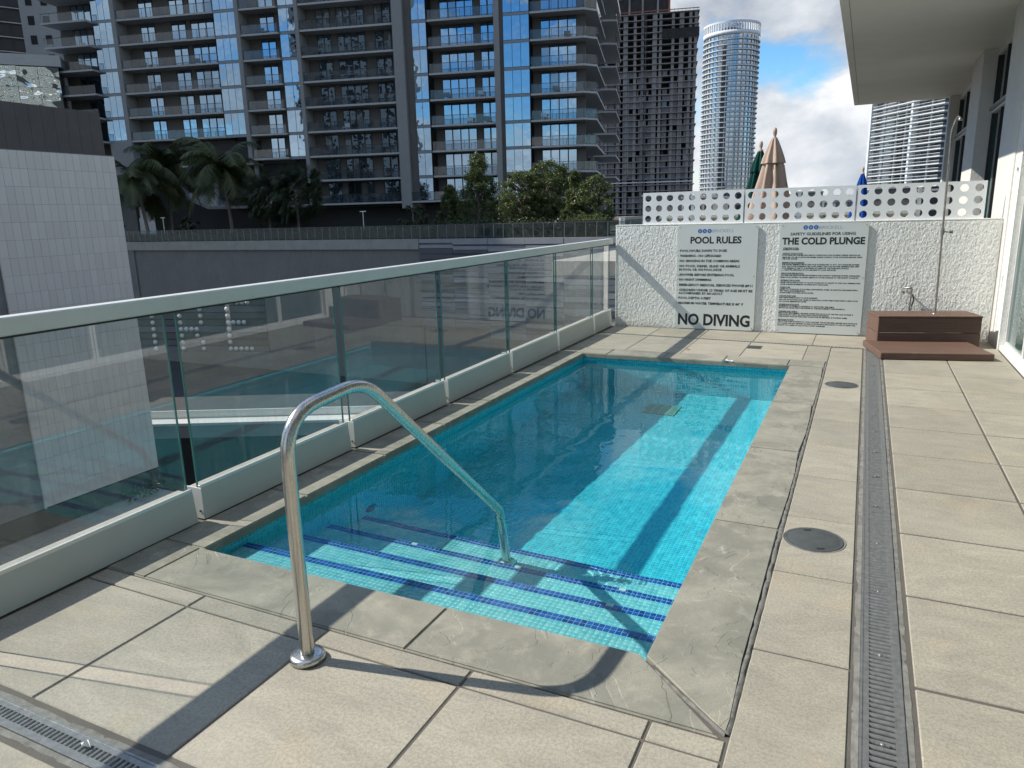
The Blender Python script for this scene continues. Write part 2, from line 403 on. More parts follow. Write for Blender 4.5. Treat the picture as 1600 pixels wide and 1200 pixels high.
def thing(name, label, cat, loc=(0,0,0), rz=0., group=None):
    o = link(name, None, None, loc, rz); return tag(o, label, cat, group)
def stuff(o): o['kind'] = 'stuff'; return o
def recv(o):
    o.cycles.is_caustics_receiver = True; return o
def copy_tree(o, parent=None):
    c = o.copy(); COL.objects.link(c); c.parent = parent
    for ch in list(o.children): copy_tree(ch, c)
    return c

# ================================================================ THE SETTING
def AZ(px):    # pixel column (1600 wide, near the horizon) to a unit direction
    d = -.453534+math.atan2((px-800)*.9997, 1126.98*.9738); return math.sin(d), math.cos(d)
def spot(px, y): a, b = AZ(px); return a/b*y, y
ground = MB().box(-2500, 2500, -2500, 3500, -13, -12).build('ground', 'asphalt'); tag(ground, kind='structure')

# deck: grout bed in cells around the pool and the drain slots; each tile is a part of its own
X_R = 1.45
deck = MB()
xs = [-3.34, -2.96, -.552, .098, .230, 8.0]; ys = [-6, 1.118, 1.202, 2.30, 7.96, 10.04, 24]
for i in range(len(xs)-1):
    for j in range(len(ys)-1):
        a, b, c, d = xs[i], xs[i+1], ys[j], ys[j+1]
        if i in (1,) and j == 3: continue                     # pool
        if i == 3 and j in (2, 3, 4): deck.box(a, b, c, d, -.5, -.09); continue     # long drain slot
        if j == 1 and i in (0, 1, 2) : deck.box(a, b, c, d, -.5, -.09); continue      # near drain slot
        deck.box(a, b, c, d, -.5, -.005)
deck = deck.build('pool_deck', 'grout'); tag(deck, kind='structure')
def paving(x0, x1, y0, y1, dz=0., g=.0048, gy=None):
    cx, cy = (x0+x1)/2, (y0+y1)/2; w, h = (x1-x0)/2-g, (y1-y0)/2-(gy or g)
    tz = R_.uniform(-.0008, .0008)+dz
    return MB().box(-w, w, -h, h, -.03, 0).build('paving_tile', 'tile', deck, (cx, cy, tz), .004)
# right-hand field
P = .6655; yr = [2.525+P*k for k in range(-8, 13)]
for k in range(len(yr)-1):
    if yr[k] > 9.9: continue
    y1 = min(yr[k+1], 10.02)
    for a, b in ((.262, .868), (.868, 1.43), ): paving(a, b, yr[k], y1, 0., .006, .0085)
# strip between coping and long drain
yl = [2.545+P*k for k in range(-6, 12)]
for k in range(len(yl)-1):
    if yl[k] > 9.1 or yl[k+1] < 1.3: continue
    paving(-.268, .070, max(yl[k], 1.245), min(yl[k+1], 9.12))
# near field
xn = [-3.165, -2.507, -1.822, -1.164, -.507, -.268]
for a, b in zip(xn[:-1], xn[1:]):
    paving(a, b, 1.245, 1.906); paving(a, b, 1.906, 2.006)
for a, b in zip([-4.48]+xn[1:-1]+[.27, .868], xn[1:-1]+[.07, .868, 1.43]):
    pass
for a, b in ((-3.165, -2.507), (-2.507, -1.822), (-1.822, -1.164), (-1.164, -.507), (-.507, .07)):
    for k in range(4): paving(a, b, 1.075-.66*(k+1), 1.075-.66*k)
# far field between coping and slot drain, and between slot drain and wall (drain runs a little askew)
def dy(x): return 9.385-.0775*(x+3.1)
def askew(x0, x1, ya, yb):
    g = .0035; pts = [(x0+g, ya(x0)+g), (x1-g, ya(x1)+g), (x1-g, yb(x1)-g), (x0+g, yb(x0)-g)]
    cx = (x0+x1)/2; cy = sum(p[1] for p in pts)/4
    MB().prism([(x-cx, y-cy) for x, y in pts], -.03, 0).build('paving_tile', 'tile', deck, (cx, cy, R_.uniform(-.0008, .0008)), .0025)
xf = [-3.19, -2.5, -1.84, -1.18, -.52, .07]
for a, b in zip(xf[:-1], xf[1:]):
    if b > -.4: b2 = -.268
    else: b2 = b
    askew(a, b2, lambda x: 8.245, lambda x: 8.78); askew(a, b2, lambda x: 8.78, lambda x: dy(x)-.03)
for a, b in zip([-3.19, -2.52, -1.85, -1.17, -.48], [-2.52, -1.85, -1.17, -.48, .262]): askew(a, b, lambda x: dy(x)+.03, lambda x: 10.03)

# ---- drains
def drain(name, label, L, half=.0615, slotpitch=.0265, screws=True):
    """local: runs along +y from 0 to L, centred on x=0"""
    d = thing(name, label, 'drain')
    MB().box(-half, half, 0, L, -.088, -.080).build('channel_floor', 'drain_dark', d)
    for s in (-1, 1):
        m = MB(); m.box(s*half-.004, s*half+.004, 0, L, -.08, .001); m.build('side_rail', 'drain_steel', d)
        n = int(L/.06); m = MB(); w = [R_.uniform(-.003, .003) for _ in range(n+1)]   # uneven mortar beside the channel
        for k in range(n):
            a, b = (s*(half+.005), s*(half+.026)); 
            ya, yb = L*k/n, L*(k+1)/n
            p = [(a, ya), (b+w[k], ya), (b+w[k+1], yb), (a, yb)]
            z = [-.003+w[k]*.5, -.003+w[k+1]*.5]
            m.add([(p[0][0], ya, z[0]), (p[1][0], ya, z[0]-.001), (p[2][0], yb, z[1]-.001), (p[3][0], yb, z[1])], [(0,1,2,3) if s > 0 else (3,2,1,0)])
        m.build('mortar_strip', 'mortar', d)
    g = MB(); hx = half-.010
    g.box(-half+.002, -hx+.014, 0, L, -.012, -.001); g.box(hx-.014, half-.002, 0, L, -.012, -.001)
    k = 0; y = 0
    while y < L:
        n = 6; vs = []
        for sx in (-hx+.012, hx-.012):
            for j in range(n+1):
                t = math.pi*j/n; vs.append((sx, y+.0085-.0085*math.cos(t), -.010+.0095*math.sin(t)))
        g.add(vs, [(j, j+1, n+2+j, n+1+j) for j in range(n)], 0, True); y += slotpitch
    g.build('grate', 'drain_steel', d)
    if screws:
        y = .45
        while y < L:
            MB().lathe([(0,.003),(.006,.003),(.0075,.001),(.0075,-.004)], (0, y), 10).box(-.020, .020, y-.006, y+.006, -.004, .0005).build('screw', 'drain_steel', d); y += .5
    return d
d = drain('slotted_drain', 'long slotted steel channel drain running beside the pool to the brown step', 7.9); d.location = (.164, 1.23, 0)
d = drain('slotted_drain', 'slotted steel channel drain crossing the near left corner of the deck', 5.0, .042, .021, False); d.location = (.08, 1.16, 0); d.rotation_euler = (0, 0, rad(90))
d = thing('slot_drain', 'thin perforated strip drain set in the tiles below the rule signs', 'drain', (-3.12, dy(-3.12), 0), math.atan(-.0775))
m = MB().box(0, 3.2, -.024, .024, -.02, -.006); m.build('channel_floor', 'drain_dark', d)
m = MB().box(0, 3.2, -.028, -.018, -.02, .001).box(0, 3.2, .018, .028, -.02, .001)
for k in range(80): m.box(k*.04, k*.04+.014, -.018, .018, -.006, .0005)
m.build('grate', 'drain_steel', d)
g = thing('floor_drain', 'small square dark drain grate in the tiles behind the pool', 'drain', (-1.10, 8.87, 0))
m = MB().box(-.085, .085, -.10, .10, .0006, .002); m.build('frame', 'lid_grey', g)
for k in range(8): MB().box(-.07, .07, -.085+k*.022, -.073+k*.022, .002, .004).build('bar', 'post_metal', g)
def lid(x, y, label):
    t = thing('deck_lid', label, 'cover', (x, y, 0), rad(20), 'round deck lids beside the pool')
    MB().lathe([(0,.0045),(.12,.0045),(.124,.003),(.128,.0045),(.136,.0045),(.138,.001),(.138,-.004)], n=40).build('cover_disc', 'lid_grey', t)
    MB().lathe([(.1385,-.004),(.1385,.002),(.146,.0022),(.148,-.004)], n=40).build('rim', 'mortar', t)
    for s in (-1, 1): MB().box(-.018, .018, s*.105-.009, s*.105+.009, .0048, .0056).build('finger_slot', 'gasket', t)
lid(-.118, 3.605, 'round grey lid nearest the camera, between the coping and the long drain')
lid(-.100, 7.15, 'round grey lid farther off, between the coping and the long drain')

# ================================================================ POOL
pool = thing('swimming_pool', 'rectangular turquoise mosaic pool with blue striped steps and stone coping', 'pool', (-1.75, 5.12, 0))
PO = Vector((-1.75, 5.12, 0))
XL, XRt, YN, YF = -2.912, -.592, 2.350, 7.912
GT = .0265
_ts = random.Random(3)
def tiles(name, mat, org, u, v, nu, nv, pitch=GT, size=.0248, h=.0012, skip=None, pu=None):
    """mosaic sheet: every tile a little raised block with its own tone; grout behind"""
    org, u, v = (np.array(a, float) for a in (org, u, v)); n = np.cross(u, v); rng = np.random.RandomState(len(name)+nu)
    I, J = np.meshgrid(np.arange(nu), np.arange(nv), indexing='ij'); I = I.ravel(); J = J.ravel()
    if skip is not None:
        k = ~skip(I, J); I, J = I[k], J[k]
    K = len(I); g = (pitch-size)/2
    du = I*pitch+g; dv = J*pitch+g
    base = org + du[:, None]*u + dv[:, None]*v
    c = np.stack([base, base+size*u, base+size*u+size*v, base+size*v], 1)
    i = .0012
    top = np.stack([base+i*u+i*v, base+(size-i)*u+i*v, base+(size-i)*u+(size-i)*v, base+i*u+(size-i)*v], 1)+n*h
    V = np.concatenate([c, top], 1).reshape(-1, 3)-np.array(PO)
    q = np.array([[4,5,6,7],[0,1,5,4],[1,2,6,5],[2,3,7,6],[3,0,4,7]])
    F = (np.arange(K)[:, None, None]*8+q).reshape(-1, 4)
    me = bpy.data.meshes.new(name); me.vertices.add(len(V)); me.vertices.foreach_set('co', V.ravel())
    me.loops.add(F.size); me.loops.foreach_set('vertex_index', F.ravel().astype(np.int32))
    me.polygons.add(len(F)); me.polygons.foreach_set('loop_start', np.arange(0, F.size, 4, dtype=np.int32)); me.polygons.foreach_set('loop_total', np.full(len(F), 4, np.int32))
    me.update(); a = me.attributes.new('tv', 'FLOAT', 'FACE'); a.data.foreach_set('value', np.repeat(rng.rand(K), 5).astype(np.float32))
    me.materials.append(M[mat]); me.validate()
    o = link(name, me, pool); recv(o); return stuff(o)
def pbox(name, mat, *b, mb=None):
    m = MB().box(b[0]-PO.x, b[1]-PO.x, b[2]-PO.y, b[3]-PO.y, b[4], b[5]); return recv(m.build(name, mat, pool))
ZT = -.046; NX = int(2.32/GT)+1; NY = int(5.562/GT)+1
ZD = -1.5
for nm, b in (('side_wall', (XL-.048, XL, YN-.05, YF+.048, ZD, ZT)), ('side_wall', (XRt, XRt+.04, YN-.05, YF+.048, ZD, ZT)),
              ('end_wall', (XL, XRt, YN-.05, YN, ZD, ZT)), ('end_wall', (XL, XRt, YF, YF+.048, ZD, ZT))): pbox(nm, 'grout_pool', *b)
# floor slopes gently down to the far end
y0f, z0f, y1f, z1f = 3.66, -1.0, YF, -1.30
fl = MB().hexa([(XL-PO.x,YN-PO.y,-1.6),(XRt-PO.x,YN-PO.y,-1.6),(XRt-PO.x,YF-PO.y,-1.6),(XL-PO.x,YF-PO.y,-1.6),
                (XL-PO.x,YN-PO.y,z0f),(XRt-PO.x,YN-PO.y,z0f),(XRt-PO.x,YF-PO.y,z1f),(XL-PO.x,YF-PO.y,z1f)])
recv(fl.build('pool_floor', 'grout_pool', pool))
ang = math.atan2(z1f-z0f, YF-YN); fz = lambda y: z0f+(y-YN)*(z1f-z0f)/(YF-YN)
tiles('floor_tiles', 'mosaic_floor', (XL, y0f, fz(y0f)), (1,0,0), (0, math.cos(ang), math.sin(ang)), NX, int((YF-y0f)/GT))
nz = int(1.28/GT)
tiles('left_wall_tiles', 'mosaic_wall', (XL, YN, ZT-nz*GT), (0,1,0), (0,0,1), NY, nz)
tiles('far_wall_tiles', 'mosaic_wall', (XRt, YF, ZT-nz*GT), (-1,0,0), (0,0,1), NX, nz) if 0 else None
tiles('far_wall_tiles', 'mosaic_wall', (XL, YF, ZT-nz*GT), (1,0,0), (0,0,1), NX-1, nz)
tiles('right_wall_tiles', 'mosaic_wall', (XRt, YF, ZT-nz*GT), (0,-1,0), (0,0,1), NY, nz)
NOS = [(2.64, -.130), (2.985, -.345), (3.315, -.560), (3.66, -.770)]
yp = YN; blue_left = 300
tile_me = []
for i in range(3):
    s = .0248; q = .0014
    mb = MB().add([(0,0,0),(s,0,0),(s,s,0),(0,s,0),(q,q,.002),(s-q,q,.002),(s-q,s-q,.002),(q,s-q,.002)], [(4,5,6,7),(0,1,5,4),(1,2,6,5),(2,3,7,6),(3,0,4,7)])
    tile_me.append(mb.mesh('blue_tile', 'blue_tile_%d' % i))
for k, (yn, z) in enumerate(NOS):
    st = MB().box(XL+.0005-PO.x, XRt-.0005-PO.x, yp-PO.y, yn-PO.y, -1.55, z)
    step = recv(st.build('step', 'grout_pool', pool))
    nrow = int(round((yn-yp)/GT)); ys_ = yn-nrow*GT
    tiles('tread_tiles', 'mosaic_light', (XL, ys_, z), (1,0,0), (0,1,0), NX-1, nrow-2)
    zb = NOS[k+1][1] if k < 3 else fz(yn); nr = int((z-zb)/GT)
    tiles('riser_tiles', 'mosaic_light', (XRt, yn, z-nr*GT-.0005), (-1,0,0), (0,0,1), NX-1, nr)
    rest0 = NX-1
    if blue_left > 0:
        cols = min(NX-1, blue_left//2)
        for i in range(cols):          # right-most columns are the nearest
            ci = NX-2-i
            for r in (0, 1):
                o = link('tile', tile_me[_ts.choice((0,1,1,2,2))], pool, (XL+ci*GT+.00085-PO.x, yn-(2-r)*GT+.00085-PO.y, z)); recv(o); blue_left -= 1
        rest0 = NX-1-cols
    if rest0 > 0: tiles('blue_edge_tiles', 'mosaic_blue', (XL, yn-2*GT, z), (1,0,0), (0,1,0), rest0, 2)
    yp = yn
# white depth-marker tiles let into the step edges
for x, y, z in ((-1.02, 3.29, -.558), (-1.62, 3.29, -.558), (-2.30, 3.29, -.558), (-.98, 2.96, -.343)):
    m = MB().box(0, .036, 0, .024, 0, .0035); recv(m.build('white_tile', 'white_leaf', pool, (x-PO.x, y-PO.y, z)))
# return inlet and main drain
m = MB().lathe([(0,.014),(.035,.014),(.05,.004),(.052,0)], n=20)
o = m.build('return_inlet', 'post_metal', pool, (XL+.002-PO.x, 3.72-PO.y, -.70)); o.rotation_euler = (0, rad(90), 0); recv(o)
m = MB().box(-.17, .17, -.17, .17, .002, .012)
md = recv(m.build('main_drain', 'drain_dark', pool, (-1.79-PO.x, 7.22-PO.y, fz(7.22)))); md.rotation_euler = (ang, 0, 0)
m = MB()
for k in range(12): m.box(-.16, .16, -.165+k*.029, -.152+k*.029, .013, .020)
for k in range(5): m.box(-.165+k*.08, -.155+k*.08, -.165, .165, .013, .021)
recv(m.build('grille', 'yellow_plastic', md))
# coping stones
_cs = random.Random(11)
def cop(pts, name='coping_stone'):
    cx = sum(p[0] for p in pts)/len(pts); cy = sum(p[1] for p in pts)/len(pts)
    bm = bmesh.new(); n = len(pts)
    lo = [bm.verts.new((x-cx, y-cy, -.044)) for x, y in pts]; hi = [bm.verts.new((x-cx, y-cy, .004)) for x, y in pts]
    bm.faces.new(lo[::-1]); top = bm.faces.new(hi)
    for i in range(n): bm.faces.new((lo[i], lo[(i+1)%n], hi[(i+1)%n], hi[i]))
    bmesh.ops.bevel(bm, geom=list(top.edges), offset=.007, segments=3, affect='EDGES')
    for f in bm.faces: f.smooth = False
    me = bpy.data.meshes.new(name); bm.to_mesh(me); bm.free(); me.materials.append(M['stone'])
    o = link(name, me, pool, (cx-PO.x, cy-PO.y, _cs.uniform(-.0008, .0012))); return o
CI = (-2.893, -.615, 2.338, 7.893)      # inner edges
g = .0008
def wob(): return _cs.uniform(-.006, .006)
# near side
jx = [-3.175, -2.915, -1.466]
for a, b in zip(jx[:-1], jx[1:]): cop([(a+g, 2.008), (b-g, 2.008), (b-g, CI[2]), (a+g, CI[2])])
cop([(-1.466+g, 2.008), (-.296, 2.008), (-.640, CI[2]), (-1.466+g, CI[2])])
# right side: mitre at the near corner, uneven outer edge
jy = [2.338, 3.66, 4.98, 6.30, 7.893]
xo = -.290
for i, (a, b) in enumerate(zip(jy[:-1], jy[1:])):
    if i == 0: cop([(-.272, 2.030), (xo+.012, 2.10), (xo+wob(), 2.45), (xo+wob(), 2.75), (xo+wob(), b-g), (CI[1], b-g), (CI[1], 2.338)])
    else: cop([(CI[1], a+g), (xo+wob(), a+g), (xo+wob(), a+(b-a)/3), (xo+wob(), a+2*(b-a)/3), (xo+wob(), b-g), (CI[1], b-g)])
# far side
jx = [-3.175, -2.62, -1.95, -1.30, -.64]
for a, b in zip(jx[:-1], jx[1:]): cop([(a+g, CI[3]), (b-g, CI[3]), (b-g, 8.24), (a+g, 8.24)])
cop([(-.64+g, CI[3]+.0), (-.285, CI[3]), (-.285, 8.24), (-.64+g, 8.24)])
# left side
jy = [2.338, 3.1, 3.9, 4.7, 5.5, 6.3, 7.1, 7.893]
for a, b in zip(jy[:-1], jy[1:]): cop([(-3.175, a+g), (CI[0], a+g), (CI[0], b-g), (-3.175, b-g)])
# dark sealant ribbons
def ribbon(name, pts, w, z=.0045):
    m = MB(); L = []; 
    for i, (x, y) in enumerate(pts):
        a = pts[max(i-1, 0)]; b = pts[min(i+1, len(pts)-1)]; dx, dy_ = b[0]-a[0], b[1]-a[1]; l = math.hypot(dx, dy_); nx, ny = -dy_/l, dx/l
        w1, w2 = w*_cs.uniform(.55, 1.2), w*_cs.uniform(.55, 1.2); zz = z+_cs.uniform(-.0015, .0015)
        L.append([(x+nx*w1, y+ny*w1, -.004), (x+nx*w1*.5, y+ny*w1*.5, zz), (x-nx*w2*.5, y-ny*w2*.5, zz), (x-nx*w2, y-ny*w2, -.004)])
    vs = [(p[0]-PO.x, p[1]-PO.y, p[2]) for r in L for p in r]
    fs = [(i*4+j, i*4+j+1, i*4+j+5, i*4+j+4) for i in range(len(L)-1) for j in range(3)]
    m.add(vs, fs, 0, True); return m.build(name, 'sealant', pool)
ribbon('joint_sealant', [(-.275+_cs.uniform(-.002, .002), 2.03+.045*k) for k in range(137)], .0125, .0015)
ribbon('joint_sealant', [(-.560+.0285*k*.99, 2.262-.0235*k) for k in range(11)], .007, .0065)

# water: one sheet with a faint swell, closed below the tile line
def water():
    nx, ny = 230, 480; x0, x1, y0, y1 = -3.325, XRt+.02, YN-.28, YF+.02   # its rim is buried in the deck
    rng = np.random.RandomState(5); K = []
    for _ in range(26):
        wl = rng.uniform(.09, .55); th = rng.uniform(0, math.pi*2); K.append((math.cos(th)*2*math.pi/wl, math.sin(th)*2*math.pi/wl, rng.uniform(0, 6.28), .00034*wl*rng.uniform(.5, 1)))
    X = np.linspace(x0, x1, nx+1); Y = np.linspace(y0, y1, ny+1); XX, YY = np.meshgrid(X, Y); Z = np.full_like(XX, -.080)
    for kx, ky, ph, a in K: Z += a*.7*np.sin(kx*XX+ky*YY+ph)
    for _ in range(22):
        wl = rng.uniform(.045, .11); th = rng.uniform(0, math.pi*2); Z += .00011*wl*rng.uniform(.6, 1)*np.sin(math.cos(th)*6.283/wl*XX+math.sin(th)*6.283/wl*YY+rng.uniform(0, 6.28))
    # small ring ripples where the handrail enters
    for cx, cy in ((-1.765, 3.44),):
        r = np.hypot(XX-cx, YY-cy); Z += .0004*np.sin(r*2*math.pi/.05)*np.exp(-(r/.16)**2)
    V = [(a-PO.x, b-PO.y, c) for a, b, c in zip(XX.ravel(), YY.ravel(), Z.ravel())]
    F = [(j*(nx+1)+i, j*(nx+1)+i+1, (j+1)*(nx+1)+i+1, (j+1)*(nx+1)+i) for j in range(ny) for i in range(nx)]
    m = MB(); m.add(V, F, 0, True); o = m.build('water', 'water', None, tuple(PO)); tag(o, kind='structure')
    o.cycles.is_caustics_caster = True
water()
# things lying about
lf = thing('fallen_petal', 'small white petal stuck on the far coping edge of the pool', 'petal', (-1.27, 7.90, .006))
MB().add([(-.04,0,0),(0,-.012,.012),(.05,0,.004),(.01,.014,.018),(-.02,-.02,.022)], [(0,1,2,3),(0,4,1)], 0).build('petal_blade', 'white_leaf', lf)
MB().add([(.02,0,.004),(.075,.01,.012),(.08,-.01,.006)], [(0,1,2)], 0).build('petal_blade', 'white_leaf', lf)
lf = MB().add([(-.03,0,.002),(0,-.014,.010),(.035,0,.003),(0,.016,.012)], [(0,1,2,3)]).build('fallen_leaf', 'brown_leaf', None, (-1.80, 8.46, .004)); tag(lf, 'curled brown leaf on the tiles behind the pool', 'leaf')
lf = MB().add([(-.022,0,.002),(0,-.010,.008),(.028,0,.003),(0,.012,.014),(.01,0,.03)], [(0,1,2,3),(1,2,4)]).build('fallen_leaf', 'white_leaf', None, (-2.10, 1.165, .004)); tag(lf, 'dry whitish leaf caught on the near left drain grate', 'leaf')

# ================================================================ HANDRAIL
def fillet(pts, rads, n=8):
    out = [Vector(pts[0])]
    for i in range(1, len(pts)-1):
        a, p, b = Vector(pts[i-1]), Vector(pts[i]), Vector(pts[i+1]); r = rads[i-1]
        da, db = (a-p).normalized(), (b-p).normalized(); p0, p1 = p+da*r, p+db*r
        for k in range(n+1):
            t = k/n; out.append(p0*(1-t)**2+p*2*t*(1-t)+p1*t*t)
    out.append(Vector(pts[-1])); return out
hr = thing('pool_handrail', 'bent stainless steel handrail rising from the near deck into the pool steps', 'handrail', (-1.765, 1.815, 0))
pts = fillet([(0,0,.0), (0,.0,.945), (0,.45,.975), (0,1.60,-.035), (0,1.675,-.76)], [.17, .13, .03], 9)
def dense(p, n=6):
    o = []
    for a, b in zip(p[:-1], p[1:]):
        L = (b-a).length; k = max(1, int(L/.08)); o += [a.lerp(b, i/k) for i in range(k)]
    return o+[p[-1]]
o = MB().tube(dense(pts), .0258, 20).build('rail_tube', 'steel', hr); recv(o)
MB().lathe([(.027,.030),(.045,.029),(.060,.025),(.0655,.017),(.066,.001),(.03,.0005)], n=32).build('flange', 'steel', hr)
o = MB().lathe([(.027,.03),(.045,.028),(.055,.012),(.056,.0)], n=24).build('flange', 'steel', hr, (0, 1.675, -.768)); recv(o)

# ================================================================ GLASS RAILING
def rx(y): return -3.172-.0078*(y-1.5)        # inner face line, slightly askew
def rz(y): return .183+.0068*(y-1.5)           # top of fascia
rail = thing('glass_railing', 'long glass balustrade with pale metal top rail beside the pool', 'railing', (-3.2, 0, 0))
def rhex(name, mat, y0, y1, xa, xb, za, zb, bev=.0, lean=0., par=None):
    """box following the railing line; xa/xb offsets from rx(y), za/zb functions or numbers"""
    fz_ = lambda z, y: z(y) if callable(z) else z
    P = []
    for zi, le in ((za, 0), (zb, lean)):
        for x, y in ((xa, y0), (xb, y0), (xb, y1), (xa, y1)): P.append((rx(y)+x+3.2-le, y, fz_(zi, y)))
    return MB().hexa(P).build(name, mat, par or rail, (0,0,0), bev)
JY = [-.06, 1.27, 2.585, 3.94, 5.285, 6.62, 7.94, 9.26]
tops = lambda y: 1.166+.0004*y
rhex('top_rail', 'alu_white', -1.4, 10.03, -.082, .004, lambda y: tops(y), lambda y: tops(y)+.078, .006)
rhex('rail_gasket', 'gasket', -1.4, 10.02, -.040, -.006, lambda y: tops(y)-.010, lambda y: tops(y)-.0005)
ylist = [-1.4]+JY+[10.03]
for k, (a, b) in enumerate(zip(ylist[:-1], ylist[1:])):
    ga = .037 if k else 0; gb = .037 if k < len(ylist)-2 else .004
    f = rhex('fascia_panel', 'fascia_paint', a+ga*.7, b-gb*.7, -.012, 0, .004, rz, .0015, .022)
    rhex('cap_strip', 'alu_edge', a+ga*.7, b-gb*.7, -.035, -.020, lambda y: rz(y)-.012, lambda y: rz(y)+.006, .001)
    gl = rhex('glass_panel', 'rail_glass', a+ga, b-gb, -.0500, -.0495, lambda y: rz(y)-.06, lambda y: tops(y)-.003)
    rhex('outer_ledge', 'concrete', a+ga*.7, b-gb*.7, -.135, -.062, -.4, lambda y: rz(y)-.02)
    # polished green edges of the sheet
    for ye in (a+ga, b-gb):
        rhex('glass_edge', 'glass_edge', ye-.0022, ye+.0022, -.058, -.046, lambda y: rz(y)-.06, lambda y: tops(y)-.003)
for y in JY:
    br = rhex('end_bracket', 'alu_white', y+.019, y+.0245, -.135, -.006, .003, lambda y: rz(y)-.006, .001)
    m = MB(); m.lathe([(0,.004),(.007,.004),(.007,0)], n=8); bo = m.build('bolt', 'post_metal', br, (rx(y)+3.2-.03, y+.019, .05)); bo.rotation_euler = (rad(90), 0, 0)

# ================================================================ BACK WALL, SIGNS, SCREEN PANELS
YW = 10.05
wall = thing('stucco_wall', 'low white stucco wall closing the far end of the pool deck', 'wall', (-3.2, YW, 0))
def relief_wall():
    """stucco relief as real displacement on the face we see"""
    nx, nz = 700, 220; W, H = 4.60, 1.42
    X = np.linspace(0, W, nx+1); Zc = np.linspace(0, H, nz+1); XX, ZZ = np.meshgrid(X, Zc)
    rng = np.random.RandomState(9)
    def vn(sx, sz, seed):                        # value noise
        r = np.random.RandomState(seed); gx, gz = int(W*sx)+3, int(H*sz)+3; G = r.rand(gz, gx)
        fx = XX*sx; fz2 = ZZ*sz; i = np.floor(fx).astype(int); j = np.floor(fz2).astype(int); u = fx-i; v = fz2-j
        u = u*u*(3-2*u); v = v*v*(3-2*v)
        return (G[j, i]*(1-u)+G[j, i+1]*u)*(1-v)+(G[j+1, i]*(1-u)+G[j+1, i+1]*u)*v
    h = vn(78, 34, 1)*.6+vn(120, 60, 2)*.4; wrp = vn(5, 4, 4)
    h = np.clip((h-.34)*3.0, 0, 1); h = h*.0026+vn(140, 110, 3)*.0010
    edge = np.minimum(np.minimum(XX, W-XX), np.minimum(ZZ, H-ZZ)); h *= np.clip(edge/.02, 0, 1)
    Y = -h
    V = [(a, b, c) for a, b, c in zip(XX.ravel(), Y.ravel(), ZZ.ravel())]
    F = [(j*(nx+1)+i, j*(nx+1)+i+1, (j+1)*(nx+1)+i+1, (j+1)*(nx+1)+i) for j in range(nz) for i in range(nx)]
    MB().add(V, F, 0, True).build('stucco_face', 'stucco', wall)
relief_wall()
MB().box(.0, 4.6, .0005, .20, -.01, 1.4195).build('wall_body', 'pier_stucco', wall)
MB().box(-.004, 4.6, -.004, .204, 1.420, 1.432).build('wall_cap', 'pier_stucco', wall, bevel=.003)

def text_mesh(txt, width, height, bold=0., res=2):
    cu = bpy.data.curves.new('lettering', 'FONT'); cu.body = txt; cu.size = 1; cu.resolution_u = res; cu.offset = bold; cu.fill_mode = 'FRONT'
    ob = bpy.data.objects.new('t', cu); COL.objects.link(ob)
    dg = bpy.context.evaluated_depsgraph_get(); me = bpy.data.meshes.new_from_object(ob.evaluated_get(dg))
    bpy.data.objects.remove(ob); bpy.data.curves.remove(cu)
    n = len(me.vertices); co = np.zeros(n*3); me.vertices.foreach_get('co', co); co = co.reshape(-1, 3)
    CAP = .73                                     # cap height of the built-in font at size 1
    x0, x1 = co[:, 0].min(), co[:, 0].max()
    co[:, 0] = (co[:, 0]-x0)*width/(x1-x0); co[:, 1] *= height/CAP
    out = np.stack([co[:, 0], np.zeros(n), co[:, 1]], 1)
    me.vertices.foreach_set('co', out.ravel()); me.update(); return me
def lettering(parent, txt, x, z, w, h, mat, bold=.0, y=-.0125, res=2, name='lettering'):
    me = text_mesh(txt, w, h, bold, res); me.materials.clear(); me.materials.append(M[mat]); me.name = name
    return link(name, me, parent, (x, y, z))
def circle_logo(parent, cx, cz, r, digit):
    d = MB(); n = 24; d.add([(cx+r*math.cos(2*math.pi*i/n), -.0125, cz+r*math.sin(2*math.pi*i/n)) for i in range(n)], [tuple(range(n))]); d.build('logo_disc', 'sign_blue', parent)
    lettering(parent, digit, cx-r*.33, cz-r*.50, r*.66, r*1.0, 'sign_plate', .0, -.0135)
def plate(parent, w, h):
    r = .045; pts = []
    for cx, cz, a0 in ((w-r, r, -90), (w-r, h-r, 0), (r, h-r, 90), (r, r, 180)):
        for k in range(6): a = rad(a0+k*18); pts.append((cx+r*math.cos(a), cz+r*math.sin(a)))
    n = len(pts); m = MB(); m.add([(x, -.012, z) for x, z in pts]+[(x, -.0005, z) for x, z in pts], [tuple(range(n)), tuple(range(n, 2*n))[::-1]]+[((i+1)%n, i, n+i, n+(i+1)%n) for i in range(n)])
    m.build('plate', 'sign_plate', parent)
    for x, z in ((.03, .03), (w-.03, .03), (.03, h-.03), (w-.03, h-.03), (.03, h*.52), (w-.03, h*.52)):
        s = MB().lathe([(0,.004),(.005,.004),(.006,0)], n=8).build('screw', 'pipe_metal', parent, (x, -.012, z)); s.rotation_euler = (rad(90), 0, 0)
YS = YW-.010
s1 = thing('rules_sign', 'white pool rules sign reading NO DIVING in large letters, on the stucco wall', 'sign', (-2.318, YS, .012))
plate(s1, 1.052, 1.402)
K1 = 1.052/ (975-118)   # metres per crop pixel near the top of the sign
def s1x(cx, cy):        # the photo's left edge of the sign leans; undo it
    l = 118+(110-118)*0; left = 135-(cy-90)*.030; right = 985-(cy-90)*.062
    return (cx-left)/(right-left)*1.052
def s1z(cy): return 1.402*(1-(cy-88)/(1160-88))
def s1line(t, x0, x1, base, cap, bold, mat='sign_black', res=1):
    h = cap*1.402/1072; lettering(s1, t, s1x(x0, base), s1z(base), s1x(x1, base)-s1x(x0, base), h, mat, bold, res=res)
